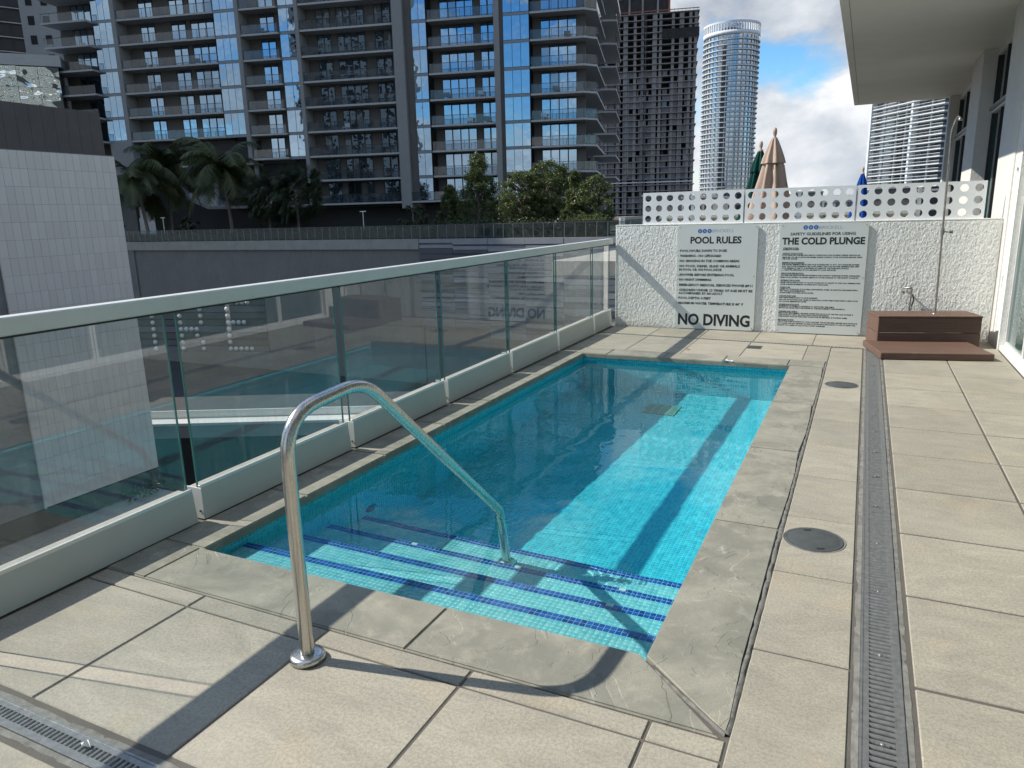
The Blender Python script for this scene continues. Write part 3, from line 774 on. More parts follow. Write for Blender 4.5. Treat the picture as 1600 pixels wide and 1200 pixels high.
for cx, dg_ in ((377, '5'), (427, '0'), (478, '0')): circle_logo(s1, s1x(cx, 150), s1z(150), .0285, dg_)
s1line('BRICKELL', 508, 735, 164, 33, -.012, 'sign_greyblue', 2)
s1line('POOL RULES', 272, 808, 273, 68, .035, res=3)
for t, a, b, y in (('POOL HOURS: DAWN TO DUSK', 160, 665, 360), ('WARNING - NO LIFEGUARD', 158, 602, 412), ('NO SMOKING IN THE COMMON AREAS', 155, 787, 464),
                   ('NO FOOD, DRINK, GLASS OR ANIMALS', 153, 790, 517), (' IN POOL OR ON POOL DECK', 148, 608, 554), ('SHOWER BEFORE ENTERING POOL', 150, 732, 607),
                   ('NO NIGHT SWIMMING', 148, 492, 658), ('EMERGENCY MEDICAL SERVICES PHONE #911', 147, 915, 713), ('CHILDREN UNDER 12 YEARS OF AGE MUST BE', 145, 914, 766),
                   (' ACCOMPANIED BY AN ADULT', 140, 610, 800), ('POOL DEPTH: 4 FEET', 140, 487, 850), ('MAXIMUM WATER TEMPERATURE IS 88\u00b0 F', 140, 818, 904)):
    s1line(t, a, b, y, 25, .045)
    if not t.startswith(' '):
        xx = s1x(a-17, y); zz = s1z(y-10); m = MB(); n = 8; m.add([(xx+.005*math.cos(2*math.pi*i/n), -.0125, zz+.005*math.sin(2*math.pi*i/n)) for i in range(n)], [tuple(range(n))]); m.build('bullet', 'sign_black', s1)
s1line('NO DIVING', 132, 880, 1118, 118, .035, res=3)

s2 = thing('plunge_sign', 'white THE COLD PLUNGE safety guidelines sign covered in small print, on the stucco wall', 'sign', (-.998, YS, .012))
plate(s2, 1.024, 1.402)
def s2x(cx, cy): left = 110-(cy-55)*.052; right = 1008-(cy-55)*.088; return (cx-left)/(right-left)*1.024
def s2z(cy): return 1.402*(1-(cy-52)/(1138-52))
def s2line(t, x0, x1, base, cap, bold, mat='sign_black', res=0):
    h = cap*1.402/1086; lettering(s2, t, s2x(x0, base), s2z(base), s2x(x1, base)-s2x(x0, base), h, mat, bold, res=max(res, 1))
for cx, dg_ in ((372, '5'), (426, '0'), (480, '0')): circle_logo(s2, s2x(cx, 93), s2z(93), .0275, dg_)
s2line('BRICKELL', 511, 746, 110, 33, -.012, 'sign_greyblue', 2)
s2line('SAFETY GUIDELINES FOR USING', 215, 875, 168, 27, .03, res=2)
s2line('THE COLD PLUNGE', 126, 964, 255, 66, .04, res=3)
PAR = [(298, 165, 'OPERATING HOURS:'), (313, 172, 'SUNRISE TO SUNSET'), (350, 212, 'CONSULT YOUR DOCTOR:'),
 (368, 788, 'IF YOU HAVE ANY UNDERLYING HEALTH CONDITIONS, SUCH AS HEART DISEASE, HIGH BLOOD'), (388, 808, 'PRESSURE, OR CIRCULATION PROBLEMS, PLEASE CONSULT YOUR PHYSICIAN BEFORE USING'), (404, 160, 'THE COLD PLUNGE.'),
 (441, 235, 'TEMPERATURE AWARENESS:'), (459, 785, 'THE WATER TEMPERATURE IN THE COLD PLUNGE IS SET TO 45\u00b0F - 55\u00b0F. PLEASE BE ADVISED'), (477, 785, 'THAT THE OUTSIDE TEMPERATURE COULD AFFECT THE COLD PLUNGE TEMPERATURES. LIMIT'),
 (495, 685, 'YOUR IMMERSION TIME TO A MAXIMUM OF 5 MINUTES. THE AVERAGE IS USUALLY'), (513, 560, '2 - 3 MINUTES, ESPECIALLY IF YOU ARE NEW TO COLD EXPOSURE.'),
 (546, 235, 'PRE-PLUNGE PREPARATION:'), (566, 802, 'SHOWER AND RINSE OFF BEFORE ENTERING THE PLUNGE TO MAINTAIN WATER CLEANLINESS.'), (586, 788, 'REMOVE ALL JEWELRY OR SHARP OBJECTS TO AVOID DAMAGE TO THE FACILITY OR INJURY.'),
 (616, 200, 'ENTERING THE PLUNGE:'), (638, 805, 'ENTER THE PLUNGE SLOWLY TO ALLOW YOUR BODY TO ADJUST TO THE COLD TEMPERATURE.'), (657, 490, 'AVOID SUDDEN MOVEMENTS OR DIVING INTO THE PLUNGE.'),
 (685, 105, 'DURING USE:'), (705, 785, 'LISTEN TO YOUR BODY; IF YOU FEEL LIGHTHEADED, NUMB, OR HAVE TROUBLE BREATHING,'), (722, 265, 'EXIT THE PLUNGE IMMEDIATELY.'), (740, 350, 'ALWAYS KEEP YOUR HEAD ABOVE WATER.'),
 (772, 172, 'POST-PLUNGE CARE:'), (790, 395, 'EXIT THE PLUNGE SLOWLY TO AVOID DIZZINESS.'), (810, 790, 'DRY OFF THOROUGHLY AND WARM UP GRADUALLY. AVOID DIRECT EXPOSURE TO HEAT, SUCH'), (828, 285, 'AS A SAUNA, IMMEDIATELY AFTER.'),
 (858, 210, 'HYGIENE AND ETIQUETTE:'), (876, 567, 'BE MINDFUL OF OTHERS BY ADHERING TO THE POSTED TIME LIMITS.'), (893, 675, 'REPORT ANY ISSUES WITH THE PLUNGE TO THE MANAGEMENT TEAM PROMPTLY.'),
 (928, 198, 'CHILDREN AND GUESTS:'), (946, 755, 'WE DO NOT RECOMMEND CHILDREN UNDER THE AGE OF 18 TO USE THE COLD PLUNGE. IF'), (963, 520, 'THEY DECIDE TO USE IT, AN ADULT MUST ALWAYS BE PRESENT.'), (980, 700, 'GUESTS MUST FOLLOW THE GUEST POLICY FOR 500 BRICKELL, IF HOSTING THEM.'),
 (1013, 165, 'IMPORTANT NOTICE:'), (1031, 800, 'USE OF THE COLD PLUNGE IS AT YOUR OWN RISK. THE 500 BRICKELL MASTER ASSOCIATION IS'), (1050, 780, 'NOT LIABLE FOR ANY INJURIES OR HEALTH ISSUES RESULTING PRIOR TO USE. BY USING THE'), (1069, 490, 'FACILITY, YOU AGREE TO FOLLOW ALL POSTED GUIDELINES.')]
for y, w, t in PAR:
    left = 137-(y-290)*.068; s2line(t, left, left+w, y, 12.5, .045)
    if t.endswith(':'):
        x0, x1 = s2x(left, y), s2x(left+w, y); z = s2z(y+5); MB().box(x0, x1, -.0127, -.0122, z, z+.002).build('underline', 'sign_black', s2)

# perforated screen panels on top of the wall
def screen(x0, x1, label):
    y = YW+.03; t = thing('perforated_screen', label, 'screen', (x0, y, 1.432), 0, 'perforated white screen panels on the wall')
    W = x1-x0-.012; H = .425; bm = bmesh.new()
    # plate with 9 x 3 round holes, built cell by cell
    n = 20; r = .0435; px = W/9; pz = .137; zb = (H-3*pz)/2; th = .006
    m = MB()
    def cell(ax, bx, az, bz, hole):
        cx, cz = (ax+bx)/2, (az+bz)/2
        for yy, flip in ((0, 0), (th, 1)):
            if not hole: m.add([(ax,yy,az),(bx,yy,az),(bx,yy,bz),(ax,yy,bz)], [(0,1,2,3) if not flip else (3,2,1,0)]); continue
            inn, outp = [], []
            for k in range(n):
                a = 2*math.pi*k/n+math.pi/n*0+math.pi/4; c, s_ = math.cos(a), math.sin(a)
                inn.append((cx+r*c, yy, cz+r*s_)); q = max(abs(c), abs(s_))
                outp.append((cx+(bx-ax)/2*c/q, yy, cz+(bz-az)/2*s_/q))
            m.add(inn+outp, [((k, n+k, n+(k+1)%n, (k+1)%n) if not flip else ((k+1)%n, n+(k+1)%n, n+k, k)) for k in range(n)])
        if hole:
            ring = [(cx+r*math.cos(2*math.pi*k/n+math.pi/4), yy, cz+r*math.sin(2*math.pi*k/n+math.pi/4)) for yy in (0, th) for k in range(n)]
            m.add(ring, [((k+1)%n, k, n+k, n+(k+1)%n) for k in range(n)], 0, True)
    for i in range(9):
        for j in range(3): cell(i*px, (i+1)*px, zb+j*pz, zb+(j+1)*pz, True)
        cell(i*px, (i+1)*px, 0, zb, False); cell(i*px, (i+1)*px, H-zb, H, False)
    m.build('perforated_sheet', 'panel_white', t)
    MB().box(0, W, .0062, .03, H-.012, H).build('top_flange', 'panel_white', t)
    for x in (0, W-.012): MB().box(x, x+.012, .0062, .04, 0, H-.0125).build('side_flange', 'panel_white', t)
    MB().box(W*.5-.02, W*.5+.02, .042, .07, -.02, H*.9).build('bracket', 'panel_white', t)
screen(-2.82, -1.462, 'perforated white screen panel at the left end of the wall top')
screen(-1.455, -.135, 'perforated white screen panel in the middle, below the tan umbrella')
screen(-.128, 1.222, 'perforated white screen panel at the right, behind the shower pipe')
# dark shadow gaps are real: slim post between panels
for x in (-1.4585, -.1315): tag(MB().box(-.012, .012, .0, .03, 0, .42).build('screen_post', 'alu_edge', None, (x, YW+.075, 1.432)), 'slim metal post holding the screen panels at x %s' % ('left joint' if x < -1 else 'right joint'), 'post')

# ================================================================ SHOWER CORNER
rot = math.atan2(.24, 1.06)
pf = thing('shower_platform', 'low brown composite board platform on the tiles in front of the step box', 'platform', (.238, 8.52, 0), rot)
MB().box(0, 1.085, 0, .80, .006, .076).build('board', 'board', pf, bevel=.005)
MB().box(.03, 1.05, .02, .78, .0005, .0055).build('foot', 'post_metal', pf)
bx = thing('step_box', 'dark brown board box against the stucco wall with a pipe rising from it', 'box', (.205, 9.27, 0), math.atan2(.265, 1.05))
Lb = 1.078
for x in (.06, .55, 1.03):
    for y in (.06, .74): MB().lathe([(0,.0012),(.005,.001),(.006,0)], (x, y), 8).build('screw', 'pipe_metal', pf, (0, 0, .076))
for z0, z1 in ((.004, .172), (.177, .345)): MB().box(0, Lb, 0, .025, z0, z1).build('front_board', 'board', bx, bevel=.004)
for z0, z1 in ((.004, .172), (.177, .345)):
    MB().box(.0005, .025, .027, .47, z0, z1).build('side_board', 'board', bx, bevel=.003); MB().box(Lb-.025, Lb-.0005, .027, .47, z0, z1).build('side_board', 'board', bx, bevel=.003)
for a, b in ((-.004, .155), (.160, .315), (.320, .475)): MB().box(-.006, Lb+.006, a, b, .347, .368).build('top_board', 'board', bx, bevel=.004)
sh = thing('shower_pipe', 'thin tall metal shower pipe standing on the brown box', 'shower', (.79, 9.62, .369))
pts = fillet([(0,0,0), (-.03,.0,2.02), (.012,-.02,2.17), (.03,-.10,2.13)], [.05, .05], 6)
MB().tube(dense(pts), .0115, 12).build('riser_pipe', 'pipe_metal', sh)
MB().lathe([(.0,.0),(.024,.002),(.020,.02),(.008,.035)], n=16).build('shower_head', 'pipe_metal', sh, (.03, -.11, 2.105))
v = MB().tube([(-.012,0,.90), (-.012,0,.97)], .019, 12).tube([(-.01,-.0,.93), (.06,-.02,.93)], .008, 8).build('valve', 'pipe_metal', sh)
MB().tube([(.055,-.02,.93), (.085,-.03,.93)], .016, 10).build('knob', 'post_metal', sh)
MB().lathe([(.013,.012),(.03,.010),(.034,.0)], n=16).build('foot_collar', 'pipe_metal', sh)
hb = thing('hose_tap', 'small metal hose tap and pipe fixed low on the stucco wall', 'tap', (.52, YW-.01, .60))
MB().tube([(-.06,0,.02), (-.06,-.05,.02), (.01,-.07,.03)], .011, 8).build('tap_body', 'pipe_metal', hb)
MB().tube(fillet([(.01,-.07,.03), (.03,-.07,.03), (.02,-.06,-.27)], [.015], 5), .010, 8).build('down_pipe', 'pipe_metal', hb)
MB().tube([(-.06,-.05,-.01), (-.06,-.05,-.045)], .017, 10).build('handle', 'pipe_metal', hb)
MB().tube([(.045,-.055,-.05), (.06,-.05,-.12), (.045,-.05,-.2)], .008, 8).build('hose_stub', 'post_metal', hb)
MB().tube([(-.03,-.05,-.27), (.05,-.05,-.27)], .012, 8).build('outlet', 'pipe_metal', hb)

# ================================================================ OUR BUILDING ON THE RIGHT
bld = thing('pool_building', 'white building along the right edge with glass doors, piers and a deep soffit', 'building', (X_R, 0, 0))
def bb(name, mat, x0, x1, y0, y1, z0, z1, bev=0.): return MB().box(x0-X_R, x1-X_R, y0, y1, z0, z1).build(name, mat, bld, bevel=bev)
ZS = 3.86
bb('soffit', 'soffit_paint', -.47, 7, -2.4, 19.25, ZS, ZS+.35)
bb('drip_groove', 'post_metal', -.375, -.368, -2.4, 19.1, ZS-.002, ZS-.0005)
def pier(y0, y1, nm='pier'): bb(nm, 'pier_stucco', 1.405, 1.98, y0, y1, -.3 if y0 < 10 else -.3, ZS-.001)
pier(9.86, 11.05); pier(13.72, 15.1); pier(18.9, 19.24)
bb('pier', 'stucco', 1.42, 1.98, 9.49, 9.859, -.004, ZS-.001)
def window_bay(y0, y1, nm=2, x=1.62):
    bb('transom_rail', 'frame_white', x-.04, x+.06, y0, y1, 2.93, 3.05); bb('transom_rail', 'pipe_metal', x-.07, x-.042, y0, y1, 2.97, 3.01)
    bb('head_rail', 'frame_white', x-.03, x+.06, y0, y1, ZS-.1, ZS-.002)
    ys_ = [y0+(y1-y0)*k/nm for k in range(nm+1)]
    for k, y in enumerate(ys_):
        bb('mullion', 'window_frame_dark', x-.03, x+.05, y-.03 if 0 < k < nm else (y if k == 0 else y-.06), y+.03 if 0 < k < nm else (y+.06 if k == 0 else y), -.2, 2.929)
        bb('mullion', 'window_frame_dark', x-.03, x+.05, y-.012 if 0 < k < nm else (y if k == 0 else y-.03), y+.012 if 0 < k < nm else (y+.03 if k == 0 else y), 3.051, ZS-.101)
    for k in range(nm):
        a, b = ys_[k]+.06, ys_[k+1]-.06
        bb('window_pane', 'door_glass', x+.01, x+.02, a, b, -.2, 2.929); bb('window_pane', 'door_glass', x+.01, x+.02, a-.03, b+.03, 3.051, ZS-.101)
window_bay(11.05, 13.72, 3); window_bay(15.1, 18.9, 3)
# sliding doors along the deck
yd = [9.49-1.02*k for k in range(12)]
bb('sill_track', 'frame_white', 1.435, 1.56, yd[-1], 9.488, .0, .055, .004)
bb('head_rail', 'frame_white', 1.45, 1.56, yd[-1], 9.488, 2.62, 2.75, .004)
bb('upper_wall', 'pier_stucco', 1.47, 1.9, yd[-1], 9.488, 2.751, ZS-.001)
for k, (b, a) in enumerate(zip(yd[:-1], yd[1:])):
    b -= .002
    d = bb('glass_door', 'door_glass', 1.50, 1.512, a+.035, b-.035, .10, 2.56)
    m = MB()
    for q in ((a+.004, a+.035, .056, 2.619), (b-.035, b-.004, .056, 2.619)): m.box(1.478-X_R, 1.535-X_R, q[0], q[1], q[2], q[3])
    m.box(1.479-X_R, 1.534-X_R, a+.0352, b-.0352, .056, .10); m.box(1.479-X_R, 1.534-X_R, a+.0352, b-.0352, 2.56, 2.619)
    fr = m.build('door_frame', 'frame_white', d)
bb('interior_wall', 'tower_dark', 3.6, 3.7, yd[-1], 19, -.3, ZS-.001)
bb('interior_floor', 'tower_wall', 1.565, 3.59, yd[-1], 9.4, -.004, .004)
bb('conduit', 'pipe_metal', 1.388, 1.398, 9.98, 9.99, .0, 1.38)

# ================================================================ UMBRELLAS ON THE DECK BEYOND
def umbrella(name, label, x, y, zt, w, cloth, lean=0.):
    t = thing(name, label, 'umbrella', (x, y, 0), rad(13*x), 'closed umbrellas beyond the wall')
    t.rotation_euler = (0, lean, rad(20))
    MB().tube([(0,0,0), (0,0,zt-.18)], .022, 10).build('pole', 'palm_trunk', t)
    MB().lathe([(.22,0),(.22,.06),(.05,.09)], n=20).build('base', 'post_metal', t)
    h = zt
    prof = [(.045, h-.18), (.07, h-.24), (.115, h-.36), (.155, h-.48), (.180, h-.58)]
    MB().lathe([(r*w, z) for r, z in prof], n=64, flute=8, fl=.16).build('top_flounce', cloth, t)
    prof = [(.12, h-.55), (.15, h-.62), (.195, h-.85), (.25, h-1.10), (.30, h-1.35), (.345, h-1.60), (.31, h-1.66)]
    m = MB(); n = 64; vs = []
    for i, (r, z) in enumerate(prof):
        for j in range(n):
            a = 2*math.pi*j/n; rr = r*w*(1+.24*math.cos(8*a+.5*math.sin(3*i+a))+.05*math.cos(3*a+i)); vs.append((rr*math.cos(a), rr*math.sin(a), z+.015*math.sin(5*a)))
    m.add(vs, [(i*n+j, i*n+(j+1)%n, (i+1)*n+(j+1)%n, (i+1)*n+j) for i in range(len(prof)-1) for j in range(n)], 0, True); m.build('canopy', cloth, t)
    MB().lathe([(.0,h),(.025,h-.015),(.036,h-.06),(.033,h-.11),(.02,h-.15),(.045,h-.17),(.05,h-.20)], n=16).build('finial', 'cloth_tan', t)
def at_az(ax, ay, d): return (ax*d, ay*d)
umbrella('closed_umbrella', 'tan closed market umbrella with a round finial behind the screen panels', -1.51, 13.42, 2.93, 1.0, 'cloth_tan')
umbrella('closed_umbrella', 'dark green closed umbrella just left of the tan one', -2.02, 15.3, 2.89, .90, 'cloth_green', .02)
umbrella('closed_umbrella', 'bright blue closed umbrella farther off below the soffit', -.22, 24.0, 2.72, .80, 'cloth_blue')
hd = MB()
FAR_HEDGE = (-9, 9, 24.5)

# ================================================================ VEGETATION HELPERS
def leaf_mesh(name, mat, P, size, rng, flat=.0, n_per=1):
    """quads scattered at points P (N,3)"""
    N_ = len(P); a = rng.rand(N_)*2*math.pi; b = (rng.rand(N_)-.5)*2.4; s = size*(.6+.8*rng.rand(N_))
    ux = np.cos(a)*np.cos(b); uy = np.sin(a)*np.cos(b); uz = np.sin(b); U = np.stack([ux, uy, uz], 1)
    W_ = rng.randn(N_, 3); W_ -= (W_*U).sum(1)[:, None]*U; W_ /= np.linalg.norm(W_, axis=1)[:, None]+1e-9
    U = U*s[:, None]; W_ = W_*s[:, None]*.38
    V = np.stack([P-U*.5, P-W_*.5+U*.1, P+U*.5, P+W_*.5+U*.1], 1).reshape(-1, 3)
    F = np.arange(N_*4, dtype=np.int32)
    me = bpy.data.meshes.new(name); me.vertices.add(len(V)); me.vertices.foreach_set('co', V.ravel()); me.loops.add(len(F)); me.loops.foreach_set('vertex_index', F)
    me.polygons.add(N_); me.polygons.foreach_set('loop_start', np.arange(0, 4*N_, 4, dtype=np.int32)); me.polygons.foreach_set('loop_total', np.full(N_, 4, np.int32)); me.update()
    at = me.attributes.new('tv', 'FLOAT', 'FACE'); at.data.foreach_set('value', rng.rand(N_).astype(np.float32)); me.materials.append(M[mat]); return me
def tree(name, label, cat, x, y, z, H, Wd, mat, seed, n_cl=70, per=70, leaf=.28, shape='round', group=None):
    rng = np.random.RandomState(seed); t = thing(name, label, cat, (x, y, z), 0, group)
    m = MB(); top = H*.82; pts = [(0,0,-.2)]
    for k in range(1, 6): pts.append((rng.uniform(-.03, .03)*H*k/5, rng.uniform(-.03, .03)*H*k/5, top*k/5))
    m.tube(pts, [Wd*.030*(1-.15*i)+.03 for i in range(6)], 8); cl = []
    for k in range(n_cl):
        f = rng.uniform(.16, 1.0)
        env = (math.sin(min(1, f/.5)*math.pi/2) if f < .5 else math.sqrt(max(0, 1-((f-.5)/.52)**2))) if shape == 'round' else max(.08, (1.08-f))*1.05
        r = Wd/2*env*math.sqrt(rng.uniform(.12, 1)); a = rng.uniform(0, 6.283); p = np.array([r*math.cos(a), r*math.sin(a)*.8, f*H]); cl.append(p)
        if k % 3 == 0: m.tube([(0, 0, max(.3, p[2]-.35*r-.2)), (p[0]*.5, p[1]*.5, p[2]-.12*r), tuple(p)], [.06, .04, .015], 5, caps=False)
    m.build('trunk', 'bark', t)
    P_ = np.concatenate([c+np.clip(rng.randn(per, 3), -2, 2)*np.array([.26, .26, .20])*Wd*.15*rng.uniform(.5, 1.3) for c in cl])
    link('crown', leaf_mesh('crown', mat, P_, leaf, rng), t)
    return t
def palm(label, x, y, z, H, fl, seed, bend=(0, 0), mat='leaf_palm', n=30, group='coconut palms on the garden terrace'):
    rng = np.random.RandomState(seed); t = thing('palm_tree', label, 'palm tree', (x, y, z), 0, group)
    pts = [(bend[0]*(k/6)**1.6, bend[1]*(k/6)**1.6, H*k/6-.1) for k in range(7)]; MB().tube(pts, [.19-.011*k for k in range(7)], 8).build('trunk', 'palm_trunk', t)
    top = Vector((bend[0], bend[1], H-.1)); V = []; F = []; tv = []
    for i in range(n):
        az_ = 6.283*i/n*2.4+rng.uniform(-.3, .3); el = rng.uniform(-.5, 1.25); L = fl*rng.uniform(.8, 1.1)
        seg = 10; p = top.copy(); d = Vector((math.cos(az_)*math.cos(el), math.sin(az_)*math.cos(el), math.sin(el))); sp = [p.copy()]
        for k in range(seg): d = (d+Vector((0, 0, -.13-.05*k*.4))).normalized(); p = p+d*L/seg; sp.append(p.copy())
        side = Vector((-math.sin(az_), math.cos(az_), 0)); droop = rng.uniform(.4, 1.0); tone = rng.rand()
        for k in range(seg):
            for q in range(5):
                f = (k+q/5)/seg; b = sp[k].lerp(sp[k+1], q/5); ll = fl*.30*math.sin(math.pi*min(1, .12+f*.86))**.6; fw_ = (sp[k+1]-sp[k]).normalized()
                for s_ in (-1, 1):
                    tip = b+(side*s_*.8+fw_*.45+Vector((0, 0, -droop*(.5+.5*rng.rand()))))*ll; w_ = fw_*fl*.011
                    n0 = len(V); V += [tuple(b-w_), tuple(b+w_), tuple(tip)]; F.append((n0, n0+1, n0+2)); tv.append(min(1, max(0, tone+.2*(rng.rand()-.5))))
            n0 = len(V); w = Vector((0, 0, .02))+side*.015; V += [tuple(sp[k]-w), tuple(sp[k]+w), tuple(sp[k+1]+w), tuple(sp[k+1]-w)]; F.append((n0, n0+1, n0+2, n0+3)); tv.append(.9)
    me = bpy.data.meshes.new('crown'); me.from_pydata(V, [], F); a = me.attributes.new('tv', 'FLOAT', 'FACE'); a.data.foreach_set('value', tv); me.materials.append(M[mat]); link('crown', me, t)
    dead = MB()
    for i in range(5):
        a_ = rng.uniform(0, 6.28); dead.add([tuple(top+Vector((.1*math.cos(a_), .1*math.sin(a_), 0))), tuple(top+Vector((.45*math.cos(a_), .45*math.sin(a_), -1.1))), tuple(top+Vector((.25*math.cos(a_+.4), .25*math.sin(a_+.4), -1.9)))], [(0, 1, 2)])
    dead.build('dead_fronds', 'leaf_yellow', t)
    return t
def fan_palm(label, x, y, z, H, R, seed):
    rng = np.random.RandomState(seed); t = thing('fan_palm', label, 'palm tree', (x, y, z), 0, 'bushy fan palms on the garden terrace')
    MB().tube([(0,0,-.1), (.05,0,H*.5), (0,.05,H)], [.16, .13, .11], 8).build('trunk', 'palm_trunk', t)
    V = []; F = []; tv = []
    for i in range(150):
        a = rng.uniform(0, 6.283); e = rng.uniform(-1.2, 1.5); d = Vector((math.cos(a)*math.cos(e), math.sin(a)*math.cos(e), math.sin(e)*1.1)); c = Vector((0, 0, H*rng.uniform(.72, 1.05)))
        p = c+d*R*rng.uniform(.45, .85); s_ = d.orthogonal().normalized(); u = d.cross(s_); tn = rng.rand()
        for k in range(14):
            th = -1.5+3.0*k/13; q = d*math.cos(th)+s_*math.sin(th); tip = p+q*R*.36+Vector((0, 0, -.12*R*rng.rand())); w = u*.035*R*.6
            n0 = len(V); V += [tuple(p), tuple(p+q*R*.2+w), tuple(tip), tuple(p+q*R*.2-w)]; F.append((n0, n0+1, n0+2, n0+3)); tv.append(tn)
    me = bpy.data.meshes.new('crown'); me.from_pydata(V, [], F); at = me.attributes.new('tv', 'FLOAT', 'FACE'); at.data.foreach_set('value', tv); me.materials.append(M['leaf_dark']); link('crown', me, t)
    return t
def hedge(label, x0, x1, y0, y1, z0, z1, mat, seed, dens=260, leaf=.16, cat='hedge'):
    rng = np.random.RandomState(seed); t = thing('hedge', label, cat, ((x0+x1)/2, (y0+y1)/2, z0)); W, D, H = x1-x0, y1-y0, z1-z0
    N_ = int(dens*W*max(1, H)); P_ = np.stack([(rng.rand(N_)-.5)*W, (rng.rand(N_)-.5)*D, rng.rand(N_)**.7*H*(1+.10*np.sin(rng.rand(N_)*6))], 1)
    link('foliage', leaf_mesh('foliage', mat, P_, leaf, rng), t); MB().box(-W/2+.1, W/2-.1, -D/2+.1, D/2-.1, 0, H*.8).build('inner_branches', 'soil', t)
    return t

# ================================================================ GARDEN TERRACE ACROSS THE STREET
TY = 50.; TZ = -.04
ter = MB().box(-78, -10.0, TY+.45, 76, -12, TZ-.02).build('garden_terrace', 'soil'); tag(ter, kind='structure')
rw = thing('retaining_wall', 'long grey concrete retaining wall with a recessed bay below the garden terrace', 'wall', (-46, TY, -12))
m = MB().box(-32, 13.6, .12, .44, 0, 12+TZ); m.build('wall_body', 'wall_concrete', rw)
MB().box(-32, 13.6, -.06, .1195, 11.15, 12+TZ+.02).build('coping_beam', 'concrete', rw)
MB().box(-32, spot(240, 50)[0]+46, -.02, .1190, 0, 11.148).build('pilaster', 'wall_concrete', rw)
# slatted panels on the right part: rows of boards in four greys
sw = thing('board_wall', 'wall of horizontal grey boards in mixed tones under the right part of the terrace', 'wall', (-32.35, TY, -12))
MB().box(0, 22.3, .18, .44, 0, 12+TZ).build('backing_wall', 'wall_concrete', sw)
rr = random.Random(4); px = 3.12
for col in range(8):
    x0 = col*px; x1 = min(22.3, x0+px)-.02
    if x1 <= x0: continue
    z = 12+TZ-.02; first = True
    for row in range(26):
        h = (.46, .10, .44, .40, .10, .42)[row % 6]*rr.choice((.7, 1, 1)); h = min(h, .46)
        mt = rr.choice(('louvre_light', 'louvre_mid', 'louvre_dark', 'louvre_mid')) if row else 'louvre_light'
        if row == 1: mt = 'louvre_dark'
        if row == 2: mt = 'louvre_light'
        MB().box(0, x1-x0, -rr.uniform(.02, .09), .178, -h+.03, 0).build('board', mt, sw, (x0, 0, z)); z -= h
# garden railing
gr = thing('garden_railing', 'thin glass railing with many slim posts along the garden terrace edge', 'railing', (-78, TY+.22, TZ+.03))
pm = MB().box(-.011, .011, -.02, .02, 0, 1.02).mesh('railing_post', 'louvre_light'); n = 82
for k in range(n): link('post', pm, gr, (k*.83, 0, 0))
MB().box(0, n*.83, -.025, .025, 1.02, 1.06).build('top_rail', 'post_metal', gr)
gp = MB().box(.03, .80, -.004, .004, .06, 1.01).mesh('railing_pane', 'garden_glass')
for k in range(n-1): link('glass_pane', gp, gr, (k*.83, 0, 0))
# planting, left to right (x from the view line at its distance)
def at(ax, ay, d): return ax/math.hypot(ax, ay)*d, ay/math.hypot(ax, ay)*d
for lab, px_, y, H, fl, sd, bd in (('left coconut palm with leaning trunk beside the tiled building', 266, 55, 6.6, 5.8, 1, (-1.5, .3)), ('tall straight middle coconut palm of the three in shade', 302, 59, 7.9, 5.6, 2, (.15, 0)),
                                ('right coconut palm with a thin pale trunk and yellow hanging fronds', 391, 57, 7.2, 5.8, 3, (-.6, 0))):
    x, y = spot(px_, y); palm(lab, x, y, TZ, H, fl, sd, bd)
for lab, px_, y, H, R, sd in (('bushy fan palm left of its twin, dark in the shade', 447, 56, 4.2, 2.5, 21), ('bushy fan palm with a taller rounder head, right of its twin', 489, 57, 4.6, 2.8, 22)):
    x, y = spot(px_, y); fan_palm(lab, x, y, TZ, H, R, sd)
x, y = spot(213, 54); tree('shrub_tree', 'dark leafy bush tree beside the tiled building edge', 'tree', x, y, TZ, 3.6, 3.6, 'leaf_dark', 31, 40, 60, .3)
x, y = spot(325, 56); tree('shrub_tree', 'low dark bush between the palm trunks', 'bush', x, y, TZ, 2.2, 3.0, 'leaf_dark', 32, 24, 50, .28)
x, y = spot(660, 53); tree('grey_shrub', 'silvery green bush left of the pine trees', 'bush', x, y, TZ, 2.6, 3.4, 'leaf_dark', 33, 30, 60, .22)
for lab, px_, y, H, W, sd, sh_ in (('tallest dense pine tree, leftmost of the row on the terrace', 758, 56, 6.6, 6.0, 41, 'cone'), ('slim pine tree left of the tallest one', 716, 57, 4.3, 4.0, 42, 'cone'), ('middle pine tree of the row, light green', 822, 55, 4.9, 4.8, 43, 'round'),
                                   ('broad pine tree right of the middle one', 860, 57, 5.8, 5.0, 44, 'round'), ('sparse airy pine tree second from the right end', 900, 55, 4.9, 3.4, 45, 'cone'), ('sparse airy pine tree at the right end of the row', 930, 54, 4.4, 3.4, 46, 'round')):
    x, y = spot(px_, y); tree('pine_tree', lab, 'tree', x, y, TZ, H, W, 'leaf_pine', sd, 160 if W > 4 else 100, 100, .18, sh_, 'pine trees on the garden terrace')
xa = spot(536, 52)[0]; xb = spot(690, 52)[0]; hedge('low clipped hedge behind the garden railing, left of the pines', xa, xb, 51.4, 52.6, TZ, .95, 'leaf_hedge', 51, 320, .12)
xa = spot(690, 52)[0]; xb = spot(885, 52)[0]; hedge('dark undergrowth hedge at the foot of the pines', xa+.3, xb, 51.6, 53.2, TZ, 1.3, 'leaf_dark', 52, 240, .2)
xa = spot(886, 52)[0]; xb = spot(948, 52)[0]; hedge('bright green clipped hedge at the right end of the terrace', xa, xb, 51.2, 53, TZ, 1.45, 'leaf_hedge', 53, 420, .12)
